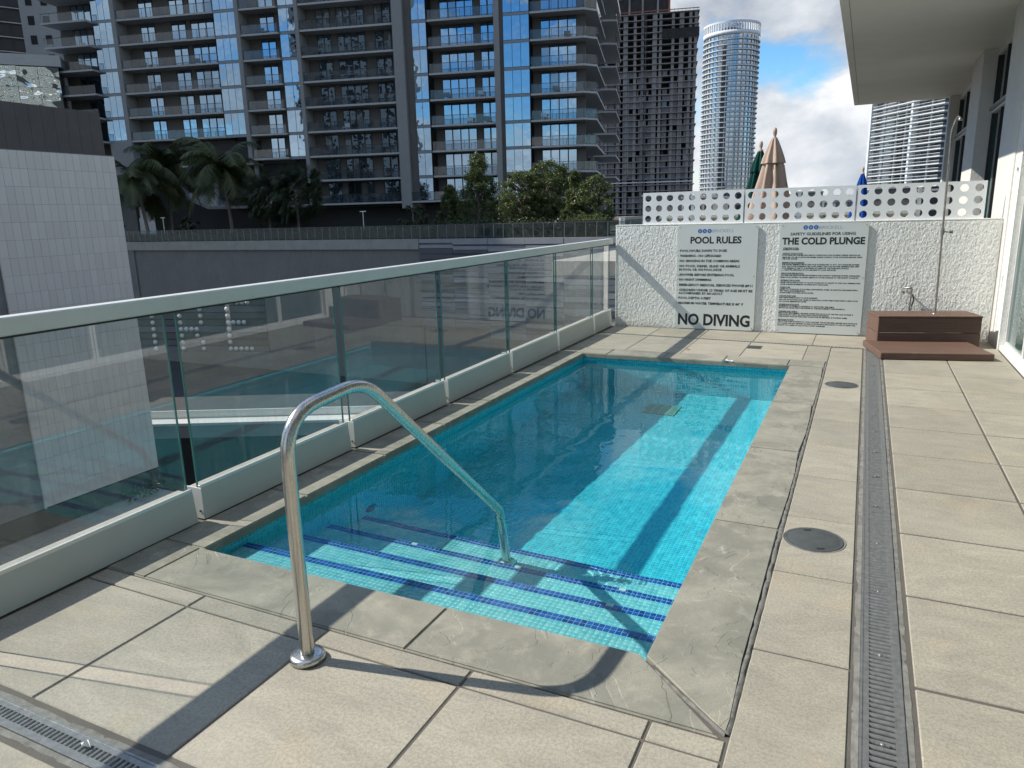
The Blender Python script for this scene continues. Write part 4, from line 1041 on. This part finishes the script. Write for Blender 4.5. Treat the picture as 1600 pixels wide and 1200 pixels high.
xa = spot(200, 52)[0]; xb = spot(530, 52)[0]; hedge('long dark low hedge under the palms', xa, xb, 51.4, 52.4, TZ, .72, 'leaf_dark', 54, 260, .14)
for px_, lab in ((586, 'small T shaped lamp post left of the pines'), (290, 'slim lamp post among the palm trunks')):
    x, y = spot(px_, 52.9); t = thing('lamp_post', lab, 'lamp post', (x, y, TZ), 0, 'garden lamp posts')
    MB().tube([(0,0,0), (0,0,2.3)], .035, 8).build('pole', 'alu_edge', t); MB().box(-.28, .28, -.06, .06, 2.3, 2.36).build('lamp_head', 'alu_edge', t)

# ================================================================ LEFT APARTMENT TOWER
TW = thing('apartment_tower', 'wide grey apartment tower with long white balcony slabs and blue reflecting glass', 'building', (-.4472*88, .8944*88, 0), math.atan2(.25370128, .96728262))
Z0, FH, NF = 6.38, 2.85, 10
def tp(name, mat, *b, par=None): return MB().box(*b).build(name, mat, par or TW)
MEM = {}
def inst(key, maker, name, loc, par=None, rz=0.):
    if key not in MEM: MEM[key] = maker()
    return link(name, MEM[key], par or TW, loc, rz)
def win_mesh(w, h, gm='tower_glass'):
    def f():
        m = MB(); t = .055; m.box(0, t, 0, .08, 0, h, 1).box(w-t, w, 0, .08, 0, h, 1).box(t+.0005, w-t-.0005, 0, .08, 0, t, 1).box(t+.0005, w-t-.0005, 0, .08, h-t, h, 1)
        m.add([(t,.05,t),(w-t,.05,t),(w-t,.05,h-t),(t,.05,h-t)], [(0,1,2,3)], 0); return m.mesh('window', [gm, 'window_frame_dark'])
    return f
def pane_mesh(w, h):
    return lambda: MB().box(.025, w-.025, 0, .05, .02, h-.02).mesh('glass_panel', 'tower_glass')
def railing_mesh(w, posts):
    def f():
        m = MB(); m.add([(0,0,.06),(w,0,.06),(w,0,1.0),(0,0,1.0)], [(0,1,2,3)], 0)
        m.box(0, w, -.025, .025, 1.0, 1.045, 1)
        for k in range(posts+1): x = (w-.04)*k/posts; m.box(x, x+.04, .01, .045, 0, 1.0, 1)
        return m.mesh('balcony_railing', ['balcony_glass', 'window_frame_dark'])
    return f
REC = 1.9
tr = random.Random(12)
def bay(u0, u1, wins, k0, rail_from=None, wall='tower_wall', k1=NF, front=0., shift_r=0., jut=0.):
    """balcony bay with recessed wall, windows (list of u positions and widths)"""
    W = u1-u0
    for k in range(k0, k1):
        z = Z0+FH*k
        inst(('slab', round(W, 2), jut), lambda: (MB().prism([(0, -jut), (W, -jut), (W+shift_r, REC), (0, REC)] if 1 else [], -.11, .11)).mesh('balcony_slab', 'tower_slab'), 'balcony_slab', (u0, front, z))
        inst(('rl', round(W, 2)), railing_mesh(W-.1, max(3, int(W/1.15))), 'balcony_railing', (u0+.05, front-jut+.08, z+.11))
        for (a, w) in wins:
            q = tr.random(); bl = q < .16
            inst(('w', round(w, 2), bl), win_mesh(w, 2.5, 'blind_glass' if bl else 'tower_glass'), 'window', (a, front+REC-.09, z+.13))
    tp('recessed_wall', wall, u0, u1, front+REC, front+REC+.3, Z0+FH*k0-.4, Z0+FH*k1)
def glaz(u0, u1, n, k0, front=-.05, k1=NF):
    w = (u1-u0)/n
    for k in range(k0, k1):
        z = Z0+FH*k
        for i in range(n):
            o = inst(('p', round(w, 3)), pane_mesh(w, 2.52), 'glass_panel', (u0+w*i, front, z+.17)); o.rotation_euler = (rad(tr.uniform(-.25, .25)), 0, rad(tr.uniform(-.3, .3)))
        inst(('sp', round(u1-u0, 2)), lambda: MB().box(0, u1-u0, 0, .1, -.15, .15).mesh('spandrel_band', 'spandrel'), 'spandrel_band', (u0, front+.0, z))
    tp('glazing_backing', 'window_frame_dark', u0+.01, u1-.01, front+.12, front+.3, Z0+FH*k0-.15, Z0+FH*k1)
def W4(a, b, n): w = (b-a)/n; return [(a+w*i, w-.01) for i in range(n)]
# fins and columns
def fin(u, w, z0, d=-.12, mat='tower_concrete', dep=2.3): tp('column', mat, u, u+w, d, dep, z0, Z0+FH*NF)
fin(-48.45, .55, 8.6); fin(-31.75, .5, 8.6); fin(-24.1, .45, 3.4); fin(-12.0, 1.25, 2.8, -.35, 'tower_concrete'); fin(-10.74, .95, 2.8, .25, 'tower_wall'); fin(-.12, .62, 2.8, -.28); fin(.505, .40, 2.8, .15, 'tower_wall')
bay(-57.6, -51.2, W4(-55.6, -51.8, 4), 2, jut=1.2)
glaz(-51.1, -48.5, 3, 2); tp('wall_panel', 'tower_concrete', -51.1, -48.46, -.04, .3, 2.5, Z0+FH*2-.16)
bay(-47.88, -34.6, [(-45.9, .98), (-44.9, .98)]+[(-41.6, .98), (-40.6, .98)]+W4(-38.9, -34.7, 4), 2)
glaz(-34.5, -31.77, 3, 2)
bay(-31.23, -26.4, [(-29.6, .95), (-28.63, .95)], 1)
glaz(-26.3, -24.12, 2, 1, front=.35)
bay(-23.62, -12.02, [(-22.3, .9), (-21.4, .9)]+W4(-19.7, -16.2, 4)+[(-14.9, .93), (-13.9, .93)], -1)
glaz(-9.75, -8.05, 2, -1)
bay(-7.95, -.14, W4(-6.9, -2.9, 4)+[(-2.1, .85), (-1.2, .85)], -1)
glaz(.93, 3.88, 3, -1)
bay(3.95, 10.0, W4(4.9, 9.0, 4), 0)
# corner and side facade
for k in range(0, NF):
    z = Z0+FH*k
    inst('cs', lambda: MB().prism([(10.0, 0), (11.35, 1.2), (11.35, 15), (8.8, 15), (8.8, REC), (10.0, REC)], -.11, .11).mesh('balcony_slab', 'tower_slab'), 'balcony_slab', (0, 0, z))
    inst('cs2', lambda: MB().prism([(8.8, 17.5), (12.6, 18.5), (12.6, 31), (8.8, 31)], -.11, .11).mesh('balcony_slab', 'tower_slab'), 'balcony_slab', (0, 0, z+.05))
    o = inst('csr', railing_mesh(13.6, 10), 'balcony_railing', (11.28, 1.25, z+.11), rz=rad(90))
    o = inst('csr3', railing_mesh(12.2, 9), 'balcony_railing', (12.5, 18.6, z+.16), rz=rad(90))
    inst('csr2', railing_mesh(1.7, 2), 'balcony_railing', (10.0, .06, z+.11), rz=rad(42))
    for q in range(5): inst(('w', 1.6), win_mesh(1.6, 2.5), 'window', (8.9, 3+q*2.3, z+.13), rz=rad(90))
    for q in range(4): inst(('w', 1.6), win_mesh(1.6, 2.5), 'window', (8.9, 19+q*2.6, z+.13), rz=rad(90))
tp('corner_column', 'tower_concrete', 9.25, 9.75, 16, 16.6, 0, Z0+FH*NF)
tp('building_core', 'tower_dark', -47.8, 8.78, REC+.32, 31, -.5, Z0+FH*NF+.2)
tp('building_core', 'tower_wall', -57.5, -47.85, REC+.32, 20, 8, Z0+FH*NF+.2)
tp('floor_slab', 'tower_slab', -31.2, 11.5, -.3, 2.2, 3.42, 3.6)
tp('floor_slab', 'tower_dark', -48, -31, 1.2, 2.2, 8.9, 11.6)
# podium: dark glazed base with sloping canopy
tp('podium_glazing', 'tower_glass', -30, 11, 3.2, 3.3, -.3, 3.0)
for k in range(14): tp('podium_mullion', 'window_frame_dark', -30+3*k, -29.8+3*k, 3.0, 3.19, -.3, 3.0)
cn = MB().prism([(0,0),(1,0),(1,1),(0,1)], 0, 1)
cn = MB().hexa([(-46, -4, 7.9), (-35.6, -4, 3.3), (-35.6, 3, 3.3), (-46, 3, 7.9), (-46, -4, 8.4), (-35.6, -4, 3.65), (-35.6, 3, 3.65), (-46, 3, 8.4)]).hexa([(-35.59, -4, 3.3), (-24.3, -4, 3.25), (-24.3, 3, 3.25), (-35.59, 3, 3.3), (-35.59, -4, 3.65), (-24.3, -4, 3.5), (-24.3, 3, 3.5), (-35.59, 3, 3.65)])
cn.build('canopy', 'tower_concrete', TW)
inst('rx', railing_mesh(11, 9), 'balcony_railing', (-35.4, -3.8, 3.66)); inst('rx2', railing_mesh(24, 18), 'balcony_railing', (-24, -.1, 3.62))
tp('canopy_column', 'tower_concrete', -37.2, -36.8, .2, .6, 3.66, 8.9); tp('canopy_column', 'tower_concrete', -31.3, -30.9, .2, .6, 3.66, 8.9); tp('terrace_ceiling', 'tower_slab', -42, -31, -.4, 2, 8.6, 8.8)
tp('podium_wall', 'tower_wall', -49.5, -47.2, -2, -1.6, -.3, 6.5)
tp('podium_sign_band', 'beige_tower', -27.5, -3, 3.0, 3.15, 1.0, 2.0)
# a few balcony furnishings
def chairset(u, k, front=.9):
    t = thing('balcony_chair', 'pale lounge chair on a balcony', 'chair')
for i, (u, k) in enumerate(((-45.5, 5), (-44.0, 4), (-38, 5), (-21.5, 1), (-19, 2), (-15, 1), (-6.2, 3), (-2, 3), (-3.5, 2), (-1.5, 2), (5.4, 2), (8, 5), (6.8, 3), (-29, 6), (-54, 6))):
    ca, sa = .96728262, .25370128; lx, ly = u, .9; wx = -.4472*88+lx*ca-ly*sa; wy = .8944*88+lx*sa+ly*ca
    desc = {-45.5: 'left end bay, high floor, white', -44.0: 'left end bay, one floor lower', -38: 'left bay beside the fin', -21.5: 'dark middle bay, low floor, left', -19: 'dark middle bay, second low floor', -15: 'dark middle bay, low floor, right', -6.2: 'bay left of the thin column, third floor, left side', -2: 'bay left of the thin column, third floor, right side',
            -3.5: 'bay left of the thin column, second floor, left side', -1.5: 'bay left of the thin column, second floor, right side', 5.4: 'corner bay, second floor, grey', 8: 'corner bay, fifth floor', 6.8: 'corner bay, third floor', -29: 'narrow bay left of the dark one, top', -54: 'leftmost bay, top'}[u]
    t = thing('balcony_chair', 'balcony chair behind the glass rail, %s' % desc, 'chair', (wx, wy, Z0+FH*k+.11), math.atan2(sa, ca)+tr.uniform(-.6, .6), 'chairs on the tower balconies')
    mt = tr.choice(('frame_white', 'post_metal', 'post_metal'))
    MB().box(-.35, .35, -.32, .32, .32, .42).build('seat', mt, t); MB().box(-.35, .35, .26, .34, .42, .85).build('backrest', mt, t)
    for a in (-.32, .27):
        for b in (-.3, .26): MB().box(a, a+.05, b, b+.05, 0, .32).build('leg', mt, t)

# ================================================================ TOWER UNDER CONSTRUCTION
D = 427.; CT = thing('unfinished_tower', 'tall dark concrete tower still under construction with open upper floors', 'building', (-.2088*D, .978*D, -12), math.atan2(.25370128, .96728262))
m = MB(); NFc = 37; fh = 3.15; Wc = 55.; cr_ = random.Random(5)
top_open = 9
sl = {}
for k in range(1, NFc+1):
    z = k*fh; prot = cr_.uniform(0, .5); w0 = 0; ext = 1.2 if k > NFc-5 else (0.2+.8*(k % 2))
    MB().box(-Wc, ext, -prot-.6, 22, -.2, .2).build('floor_slab', 'raw_concrete', CT, (0, 0, z))
xc = [-Wc+.5, -48.5, -42, -38.5, -33, -29, -23, -19.5, -13, -9, -4, -1.2]
for i, x in enumerate(xc): MB().box(x, x+(1.5 if i % 3 else 2.4), .2, 1.4, 0, NFc*fh-.25).build('column', 'raw_concrete', CT)
inf = MB(); pln = MB(); cells = []; x = -Wc
while x < -.5:
    w = cr_.choice((2.6, 3.4, 4.2, 1.5)); cells.append((x, min(w, -x), 'i')); x += w
    w = cr_.choice((.9, 1.2, .7)); cells.append((x, min(w, -x), cr_.choice('vvg'))); x += w
for k in range(0, NFc-top_open):
    z = k*fh+.22
    for x, w, ty in cells:
        if w <= .1: continue
        q = cr_.random()
        if ty == 'i' and q < (.06 if k < 20 else .30): continue
        if ty == 'i' and q > .93 and k < 24: pln.box(x, x+w-.05, .5, .7, z, z+fh-.42); continue
        if ty == 'v' and q < .72: continue
        if ty == 'g': pln.box(x, x+w-.05, .5, .7, z, z+fh-.42)
        else: inf.box(x, x+w-.05, .6+.05*(q > .5), .8, z, z+fh-.42)
for x, w in ((-50, 2.0), (-37, 2.2), (-26, 1.6), (-16, 1.8), (-7, 1.6)):
    inf.box(x-.8, x-.55, -.1, .3, 0, (NFc-12)*fh)
stuff(inf.build('infill_panels', 'raw_infill', CT)); stuff(pln.build('window_panes', 'dim_glass', CT))
MB().box(-Wc+1, -.6, 5, 20, 0, NFc*fh-.4).build('dark_interior', 'raw_dark', CT)
h = MB()     # hoist mast and scaffold screens
for k in range(NFc): h.box(-28.5, -28.2, -2.2, -1.9, k*fh, k*fh+fh-.1).box(-26.7, -26.4, -2.2, -1.9, k*fh, k*fh+fh-.1).box(-28.5, -26.4, -2.2, -2.0, k*fh+fh-.1, k*fh+fh)
h.build('hoist_mast', 'post_metal', CT)
sc_ = MB()
for x in range(-54, 1, 2): sc_.box(x, x+.12, -1.2, -1.08, NFc*fh, NFc*fh+1.6)
sc_.box(-Wc, 1, -1.2, -1.05, NFc*fh+.9, NFc*fh+1.3)
sc_.build('safety_rail', 'scaffold_red', CT)
MB().box(-44, -14, 3, 18, NFc*fh+.21, NFc*fh+18).build('core_top', 'raw_dark', CT)
for x in (-44, -36, -29, -21, -15): MB().box(x, x+1, 2.6, 2.99, NFc*fh+.21, NFc*fh+18).build('core_fin', 'scaffold_red' if x in (-44, -15) else 'raw_concrete', CT)
MB().box(-18, 1.3, -1.5, -.7, (NFc-4)*fh, (NFc-2.6)*fh).build('debris_net', 'raw_dark', CT)
MB().box(-60, 0, -1.0, -.7, 9.4*fh, 9.4*fh+.5).build('white_band', 'white_tower', CT)

# ================================================================ ROUND WHITE TOWER
D = 536.; RT = thing('round_tower', 'slim round white high-rise with ring balconies and an open crown', 'building', (-.1676*D, .9858*D, -12), 0)
r0 = 18.2; Zt = 119+12; nf = 39; fh = (Zt-8)/nf
ell = 1.0
MB().lathe([(r0-1.5, 0), (r0-1.5, Zt-6)], n=96).build('glass_wall', 'pale_glass', RT)
sm = MB().lathe([(r0-1.5, 0), (r0+.0, 0), (r0, .5), (r0-1.5, .5)], n=96, smooth=False).mesh('ring_slab', 'white_tower')
rm = MB().lathe([(r0-.15, .55), (r0-.15, 1.5)], n=96).mesh('ring_railing', 'balcony_glass')
for k in range(nf): link('ring_slab', sm, RT, (0, 0, k*fh)); link('ring_railing', rm, RT, (0, 0, k*fh))
mm = MB()
for j in range(96):
    a = 2*math.pi*j/96+.02; c, s_ = math.cos(a), math.sin(a)
    if j % 3 == 0: mm.box(-.18, .18, 0, .5, 0, Zt-8) if 0 else mm.add([((r0-1.45)*c-.3*s_, (r0-1.45)*s_+.3*c, 0), ((r0-1.0)*c-.3*s_, (r0-1.0)*s_+.3*c, 0), ((r0-1.0)*c+.3*s_, (r0-1.0)*s_-.3*c, 0), ((r0-1.45)*c+.3*s_, (r0-1.45)*s_-.3*c, 0)]+[((r0-1.45)*c-.3*s_, (r0-1.45)*s_+.3*c, Zt-8), ((r0-1.0)*c-.3*s_, (r0-1.0)*s_+.3*c, Zt-8), ((r0-1.0)*c+.3*s_, (r0-1.0)*s_-.3*c, Zt-8), ((r0-1.45)*c+.3*s_, (r0-1.45)*s_-.3*c, Zt-8)], [(0,1,5,4),(1,2,6,5),(2,3,7,6),(3,0,4,7)])
mm.build('mullions', 'white_tower', RT)
MB().lathe([(r0-.6, Zt-8), (r0-.1, Zt-7.6), (r0-.1, Zt-5.6), (r0-.8, Zt-5.6)], n=96).build('crown_base', 'white_tower', RT)
MB().lathe([(r0-.8, Zt-1.2), (r0-.1, Zt-1.2), (r0-.1, Zt), (r0-.8, Zt), (r0-.8, Zt-1.2)], n=96, smooth=False).build('crown_ring', 'white_tower', RT)
for j in range(60):
    a = 2*math.pi*j/60; o = MB().box(-.35, .35, -.4, .4, Zt-5.6, Zt-1.2).build('crown_fin', 'white_tower', RT, ((r0-.5)*math.cos(a), (r0-.5)*math.sin(a), 0), rz=a)
MB().lathe([(0, Zt-4), (8, Zt-4), (8, Zt+.5), (0, Zt+.5)], n=32).build('plant_room', 'pale_glass', RT)

# ================================================================ RIGHT TOWER WITH WHITE SLABS
D = 380.; ua = math.atan2(.807, -.590)      # facade runs away to the left
WT = thing('balcony_tower', 'white balcony tower seen below the soffit, long stacked slabs and two white columns', 'building', (.0679*D, .9977*D, -12), ua+math.pi)
# local x: towards the near right end is 0, away is negative
Lw = 47.; fh = 3.12; nf = 24
for k in range(nf):
    MB().prism([(-Lw-2.2, 1.5), (-Lw, -1.0), (-17, -2.0), (2, -1.0), (2, 14), (-Lw, 14)], -.22, .22).build('balcony_slab', 'white_tower', WT, (0, 0, k*fh+fh))
    z = k*fh+fh+.22; m = MB()
    m.add([(-Lw, -.95, 0), (-17, -1.95, 0), (-17, -1.95, 1.05), (-Lw, -.95, 1.05)], [(0,1,2,3)], 0).add([(-17, -1.95, 0), (2, -.95, 0), (2, -.95, 1.05), (-17, -1.95, 1.05)], [(0,1,2,3)], 0)
    m.add([(-Lw, -1.0, 1.05), (-17, -2.0, 1.05), (-17, -2.0, 1.2), (-Lw, -1.0, 1.2)], [(0,1,2,3)], 1).add([(-17, -2.0, 1.05), (2, -1.0, 1.05), (2, -1.0, 1.2), (-17, -2.0, 1.2)], [(0,1,2,3)], 1)
    m.build('balcony_railing', ['balcony_glass', 'white_tower'], WT, (0, 0, z))
MB().box(-Lw, 2, 1.5, 13.9, 0, nf*fh+fh-.3).build('window_wall', 'far_glass', WT)
for x, w in ((-Lw+.5, 1.3), (-17.6, 1.3), (-39, .5), (-30, .5), (-24, .4), (-8, .5)): MB().box(x, x+w, -1.6 if w > 1 else .9, 1.49, 0, nf*fh+fh).build('column', 'white_tower', WT)

# ================================================================ NEAR LEFT TILED BUILDING
TB = thing('tiled_building', 'near building with pale tiled wall and dark panelled top at the left edge', 'building', (-20, 14.862, -12))
YE = 0.; yA = -3.62     # tile wall spans local y yA..0, local z 6 .. 15.57
MB().box(-12, -.05, -9, -.002, 5.98, 15.56).build('building_mass', 'facade_joint', TB)
pt = .213; ph = .4555; cnt = 0
tmesh = MB().box(0, .03, .003, pt-.003, .003, ph-.003).mesh('facade_tile', 'facade_tile'); rest = MB()
for c in range(17):
    for r in range(21):
        y = -(c+1)*pt; z = 15.575-(r+1)*ph
        if cnt < 300 and not (r >= 18): link('tile', tmesh, TB, (-.03+tr.uniform(-.0015, .0015), y, z)); cnt += 1
        else: rest.box(-.03, 0, y+.003, y+pt-.003, z+.003, z+ph-.003)
stuff(rest.build('lower_tiles', 'facade_tile', TB))
MB().box(-.04, .015, yA-.04, yA-.001, 5.98, 12.92).build('tile_edge_trim', 'facade_tile', TB)
# above the window band the tiles go on
m = MB()
for c in range(24):
    for r in range(6): m.box(-.03, 0, yA-(c+1)*pt+.003, yA-c*pt-.003, 15.575-(r+1)*ph+.003, 15.575-r*ph-.003)
stuff(m.build('upper_tiles', 'facade_tile', TB))
# recessed window band
MB().box(-.9, -.55, -9, yA-.041, 6, 12.84).build('window_wall', 'tower_dark', TB)
for i, z in enumerate((6.6, 8.5, 10.6)):
    f = MB().box(-.549, -.45, -6.2, yA-.15, z, z+1.7).build('window', 'tower_wall', TB); MB().box(-.449, -.44, -6.05, yA-.30, z+.12, z+1.58).build('pane', 'far_glass', f)
    MB().box(-.549, -.3, -9, yA-.05, z-.28, z-.12).build('window_ledge', 'beige_tower', TB)
MB().box(-.5, .0, -9, -.0025, 5.45, 5.96).build('recess_band', 'tower_dark', TB)
MB().box(-12, -.25, -9, -.05, 3, 5.449).build('lower_wall', 'facade_tile', TB)
MB().box(-.24, .9, -10, -.2, 4.0, 5.35).build('parapet_ledge', 'concrete', TB)
# dark panelled plant screen
for k in range(22):
    y1 = -.18-.34*k-(.0 if k else 0); MB().box(-.5, -.12, y1-.335, y1, 15.58, 16.78).build('metal_panel', 'bronze_panel', TB)
MB().box(-10, -.501, -9, -.2, 15.58, 16.70).build('screen_mass', 'bronze_panel', TB)
MB().box(-.12, -.02, -9, -.002, 15.561, 15.60).build('roof_flashing', 'post_metal', TB)
for k, (yy, s) in enumerate(((-1.4, .5), (-.9, .42), (-.5, .34))):
    x0, y0 = -20+.4, 14.862+yy; t = thing('ledge_plant', 'small dark plant on the ledge below the tiled wall, %s of three' % ('left', 'middle', 'right')[k], 'plant', (x0, y0, -12+5.35), 0, 'plants on the ledge')
    rng = np.random.RandomState(k); P_ = rng.randn(70, 3)*np.array([.16, .16, .12])*s*2+np.array([0, 0, .3*s*2]); link('foliage', leaf_mesh('foliage', 'leaf_dark', P_, .12, rng), t); MB().tube([(0,0,0), (0,0,.3)], .015, 6).build('stem', 'bark', t)

# illuminated-letter board across the gap
IB = thing('letter_board', 'dark slatted board with white bulb letters reading IRE, beyond the glass railing', 'sign', at(-.8018, .5976, 44)+(-3.0,))
a0 = Vector((*at(-.8097, .5868, 44.3), 0)); a1 = Vector((*at(-.7046, .7096, 40), 0)); dv = (a1-a0); ib_l = dv.length
IB.location = (a0.x, a0.y, -5.15); IB.rotation_euler = (0, 0, math.atan2(dv.y, dv.x))
for k in range(8): MB().box(-1, ib_l, -.04*(k % 2), .05, k*.36, k*.36+.325).build('slat', 'louvre' if k % 3 else 'louvre_mid', IB)
MB().box(-1, ib_l, .06, .12, 0, 2.88).build('backing', 'tower_dark', IB)
bm_ = MB().lathe([(0,.11),(.075,.095),(.115,.045),(.12,-.0)], n=10).mesh('bulb', 'bulb')
GL = {'I': ['1']*8, 'R': ['11110','10001','10001','10001','11110','10010','10001','10001'], 'E': ['11111','10000','10000','11110','10000','10000','10000','11111']}
ux = {'I': 1.58, 'R': 3.2, 'E': 5.95}
for L_, x0 in ux.items():
    for r, row in enumerate(GL[L_]):
        for c, ch in enumerate(row):
            if ch == '1': o = link('bulb', bm_, IB, (x0+c*.30, -.045, 2.68-r*.355)); o.rotation_euler = (rad(90), 0, 0)

# low roof ledge with a white metal edge seen through the railing
LE = thing('roof_ledge', 'pale metal roof edge of a lower roof, seen through the glass railing', 'ledge', (-24.6, 18.3, -6.0), math.atan2(3.3, 6.8))
MB().box(-3, 13, 0, .7, -.10, .0).build('edge_cap', 'alu_edge', LE); MB().box(-3, 13, .02, .5, -.60, -.101).build('edge_board', 'louvre_light', LE); MB().box(-3, 13, .80, .88, .001, .30).build('upstand', 'alu_edge', LE)
MB().box(-3, 13, .11, 7, -5.9, -.61).build('roof_mass', 'tower_dark', LE)

# ================================================================ FAR LEFT BUILDINGS
WG = thing('mirror_building', 'low glass building with rippled mirror facade reflecting white balconies', 'building', (-.8273*112, .5618*112, -12), math.atan2(.74, .67))
# facade normal faces the camera's right; panels of mirror glass
for c in range(9):
    for r in range(9):
        o = MB().box(-(c+1)*2.3+.02, -c*2.3-.02, 0, .05, 10.25+r*2.55, 10.25+(r+1)*2.55-.03).build('mirror_panel', 'wavy_glass', WG)
MB().box(-24, .0, .06, 12, 0, 33).build('building_mass', 'tower_dark', WG)
MB().box(-26, .4, -.35, 12, 33.1, 34.4).build('parapet', 'tower_slab', WG)
DB = thing('dark_high_rise', 'dark far high-rise with thin white floor lines at the top left corner', 'building', (-.8359*210, .5489*210, -12), rad(62))
for k in range(26): MB().box(-34, .3, -.5, 0, k*3.1+2.92, k*3.1+3.1).build('floor_line', 'tower_slab', DB)
MB().box(-34, 0, .0, 20, 0, 84).build('building_mass', 'tower_dark', DB)
m = MB()
for k in range(26):
    for c in range(14):
        if tr.random() < .7: m.box(-2.4*c-2.2, -2.4*c-.3, -.08, -.01, k*3.1+.4, k*3.1+2.5)
stuff(m.build('window_panes', 'window_frame_dark', DB))
BT = thing('beige_tower', 'pale tower sliver with small square windows behind the leftmost balconies', 'building', (-.8420*165, .5395*165, -12), rad(30))
MB().box(-.2, 14, 0, 12, 0, 75).build('wall', 'tower_slab', BT)
for k in range(22):
    for c in range(5): MB().box(1.0+2.6*c, 2.1+2.6*c, -.05, .01, 3.2*k+1, 3.2*k+2.5).build('window', 'window_frame_dark', BT)

# buildings behind the camera that the glass mirrors, plus one tower for shade
def back_building(name, label, x0, x1, y0, y1, h, wall, face, cols, win='far_glass', slabs=False):
    t = thing(name, label, 'building', (x0, y1, -12)); W, Dp = x1-x0, y1-y0
    MB().box(0, W, -Dp, 0, 0, h).build('wall', wall, t); m = MB(); fh_ = 3.3
    for k in range(int(h/fh_)-1):
        z = 2+k*fh_
        if face == 'N':
            for c in range(cols): a = W*(c+.22)/cols; m.box(a, a+W/cols*.56, .0, .06, z, z+1.9)
            if slabs: MB().box(-.5, W+.5, .01, 1.4, z-.5, z-.2).build('floor_slab', 'tower_slab', t)
        else:
            for c in range(cols): a = -Dp*(c+.78)/cols; m.box(-.06, 0, a, a+Dp/cols*.56, z, z+1.9)
            if slabs: MB().box(-2.0, -.01, -Dp, 0, z-.6, z-.1).build('floor_slab', 'white_tower', t)
    stuff(m.build('window_panes', win, t))
back_building('beige_high_rise', 'beige high-rise behind the camera, mirrored in the tower windows', -93, -60, -105, -72, 92, 'beige_tower', 'N', 7, 'window_frame_dark')
back_building('balcony_block', 'white balcony block behind the camera, mirrored in the rippled facade', 22, 50, -150, -70, 84, 'tower_wall', 'W', 12, slabs=True)
back_building('shade_tower', 'unseen grey tower off to the left, placed to shade the palm garden', -152, -125, 22, 62, 104, 'tower_wall', 'N', 8)  # out of view, added to cast shade on the palms and terrace
# grey utility block right of the tower
x, y = spot(941, 62); UB = thing('utility_block', 'plain olive grey service block right of the terrace trees', 'building', (x, y, -12))
MB().box(0, 2.0, 0, 6, 0, 13.0).build('wall', 'wall_concrete', UB); MB().box(-.1, 2.1, -.1, 6, 13.0, 13.25).build('roof_edge', 'concrete', UB); MB().box(.7, 1.4, -.05, -.0005, 12.1, 12.25).build('vent', 'louvre_light', UB); MB().tube([(1.9,-.5,0), (1.9,-.5,13.2)], .25, 12).build('duct', 'alu_edge', UB)
# low skyline and hedge on our deck beyond the wall, seen through the round holes
hedge('clipped hedge on the far deck, seen through the holes of the screen panels', -7, 1.2, 26.5, 27.6, -.1, 1.25, 'leaf_hedge', 61, 260, .12)
MB_ = thing('far_pavilion', 'low pale pavilion seen through the holes of the screen panels', 'building', (-8, 33, -.2))
MB().box(0, 9.5, 0, 5, 0, 1.5).build('wall', 'beige_tower', MB_)
for k in range(9): MB().box(.3+k, .9+k, -.05, -.0005, .3, 1.3).build('window', 'far_glass', MB_)
MB().box(-.3, 9.8, -.6, 5, 1.501, 1.62).build('roof', 'tower_slab', MB_)
rd = MB().box(-10, 8, 24.01, 60, -.5, -.004).build('far_deck', 'concrete'); tag(rd, kind='structure')

# mid-distance blocks on the skyline behind the far deck
for i, (pa, pb, Dk, top, wm) in enumerate(((1000, 1052, 190, .0210, 'raw_infill'), (1058, 1110, 160, .0165, 'beige_tower'), (1112, 1150, 210, .0250, 'tower_wall'), (1158, 1215, 150, .0150, 'tower_concrete'),
                                  (1222, 1262, 230, .0190, 'wall_concrete'), (1266, 1330, 170, .0120, 'beige_tower'), (1336, 1400, 200, .0200, 'tower_wall'), (1404, 1475, 180, .0160, 'wall_concrete'))):
    xa, ya = spot(pa, Dk); xb, yb = spot(pb, Dk); h = 13.6+top*Dk
    t = thing('mid_rise_block', ('dark grey', 'pale sand', 'brown grey', 'mid grey', 'concrete grey', 'wide sand coloured', 'dark brown', 'long grey')[i]+' low block on the skyline, %s from the left behind the screen panels' % ('first', 'second', 'third', 'fourth', 'fifth', 'sixth', 'seventh', 'last')[i], 'building', (xa, ya, -12))
    W = xb-xa; MB().box(0, W, 0, 14, 0, h).build('wall', wm, t); MB().box(-.2, W+.2, -.3, 14, h+.001, h+.4).build('roof_edge', 'tower_slab', t)
    m = MB()
    for k in range(int(h/3.0)):
        for c in range(int(W/2.2)): m.box(.4+c*2.2, 1.9+c*2.2, -.06, -.001, h-2.6-3*k, h-1.0-3*k)
    stuff(m.build('window_panes', 'dim_glass', t))
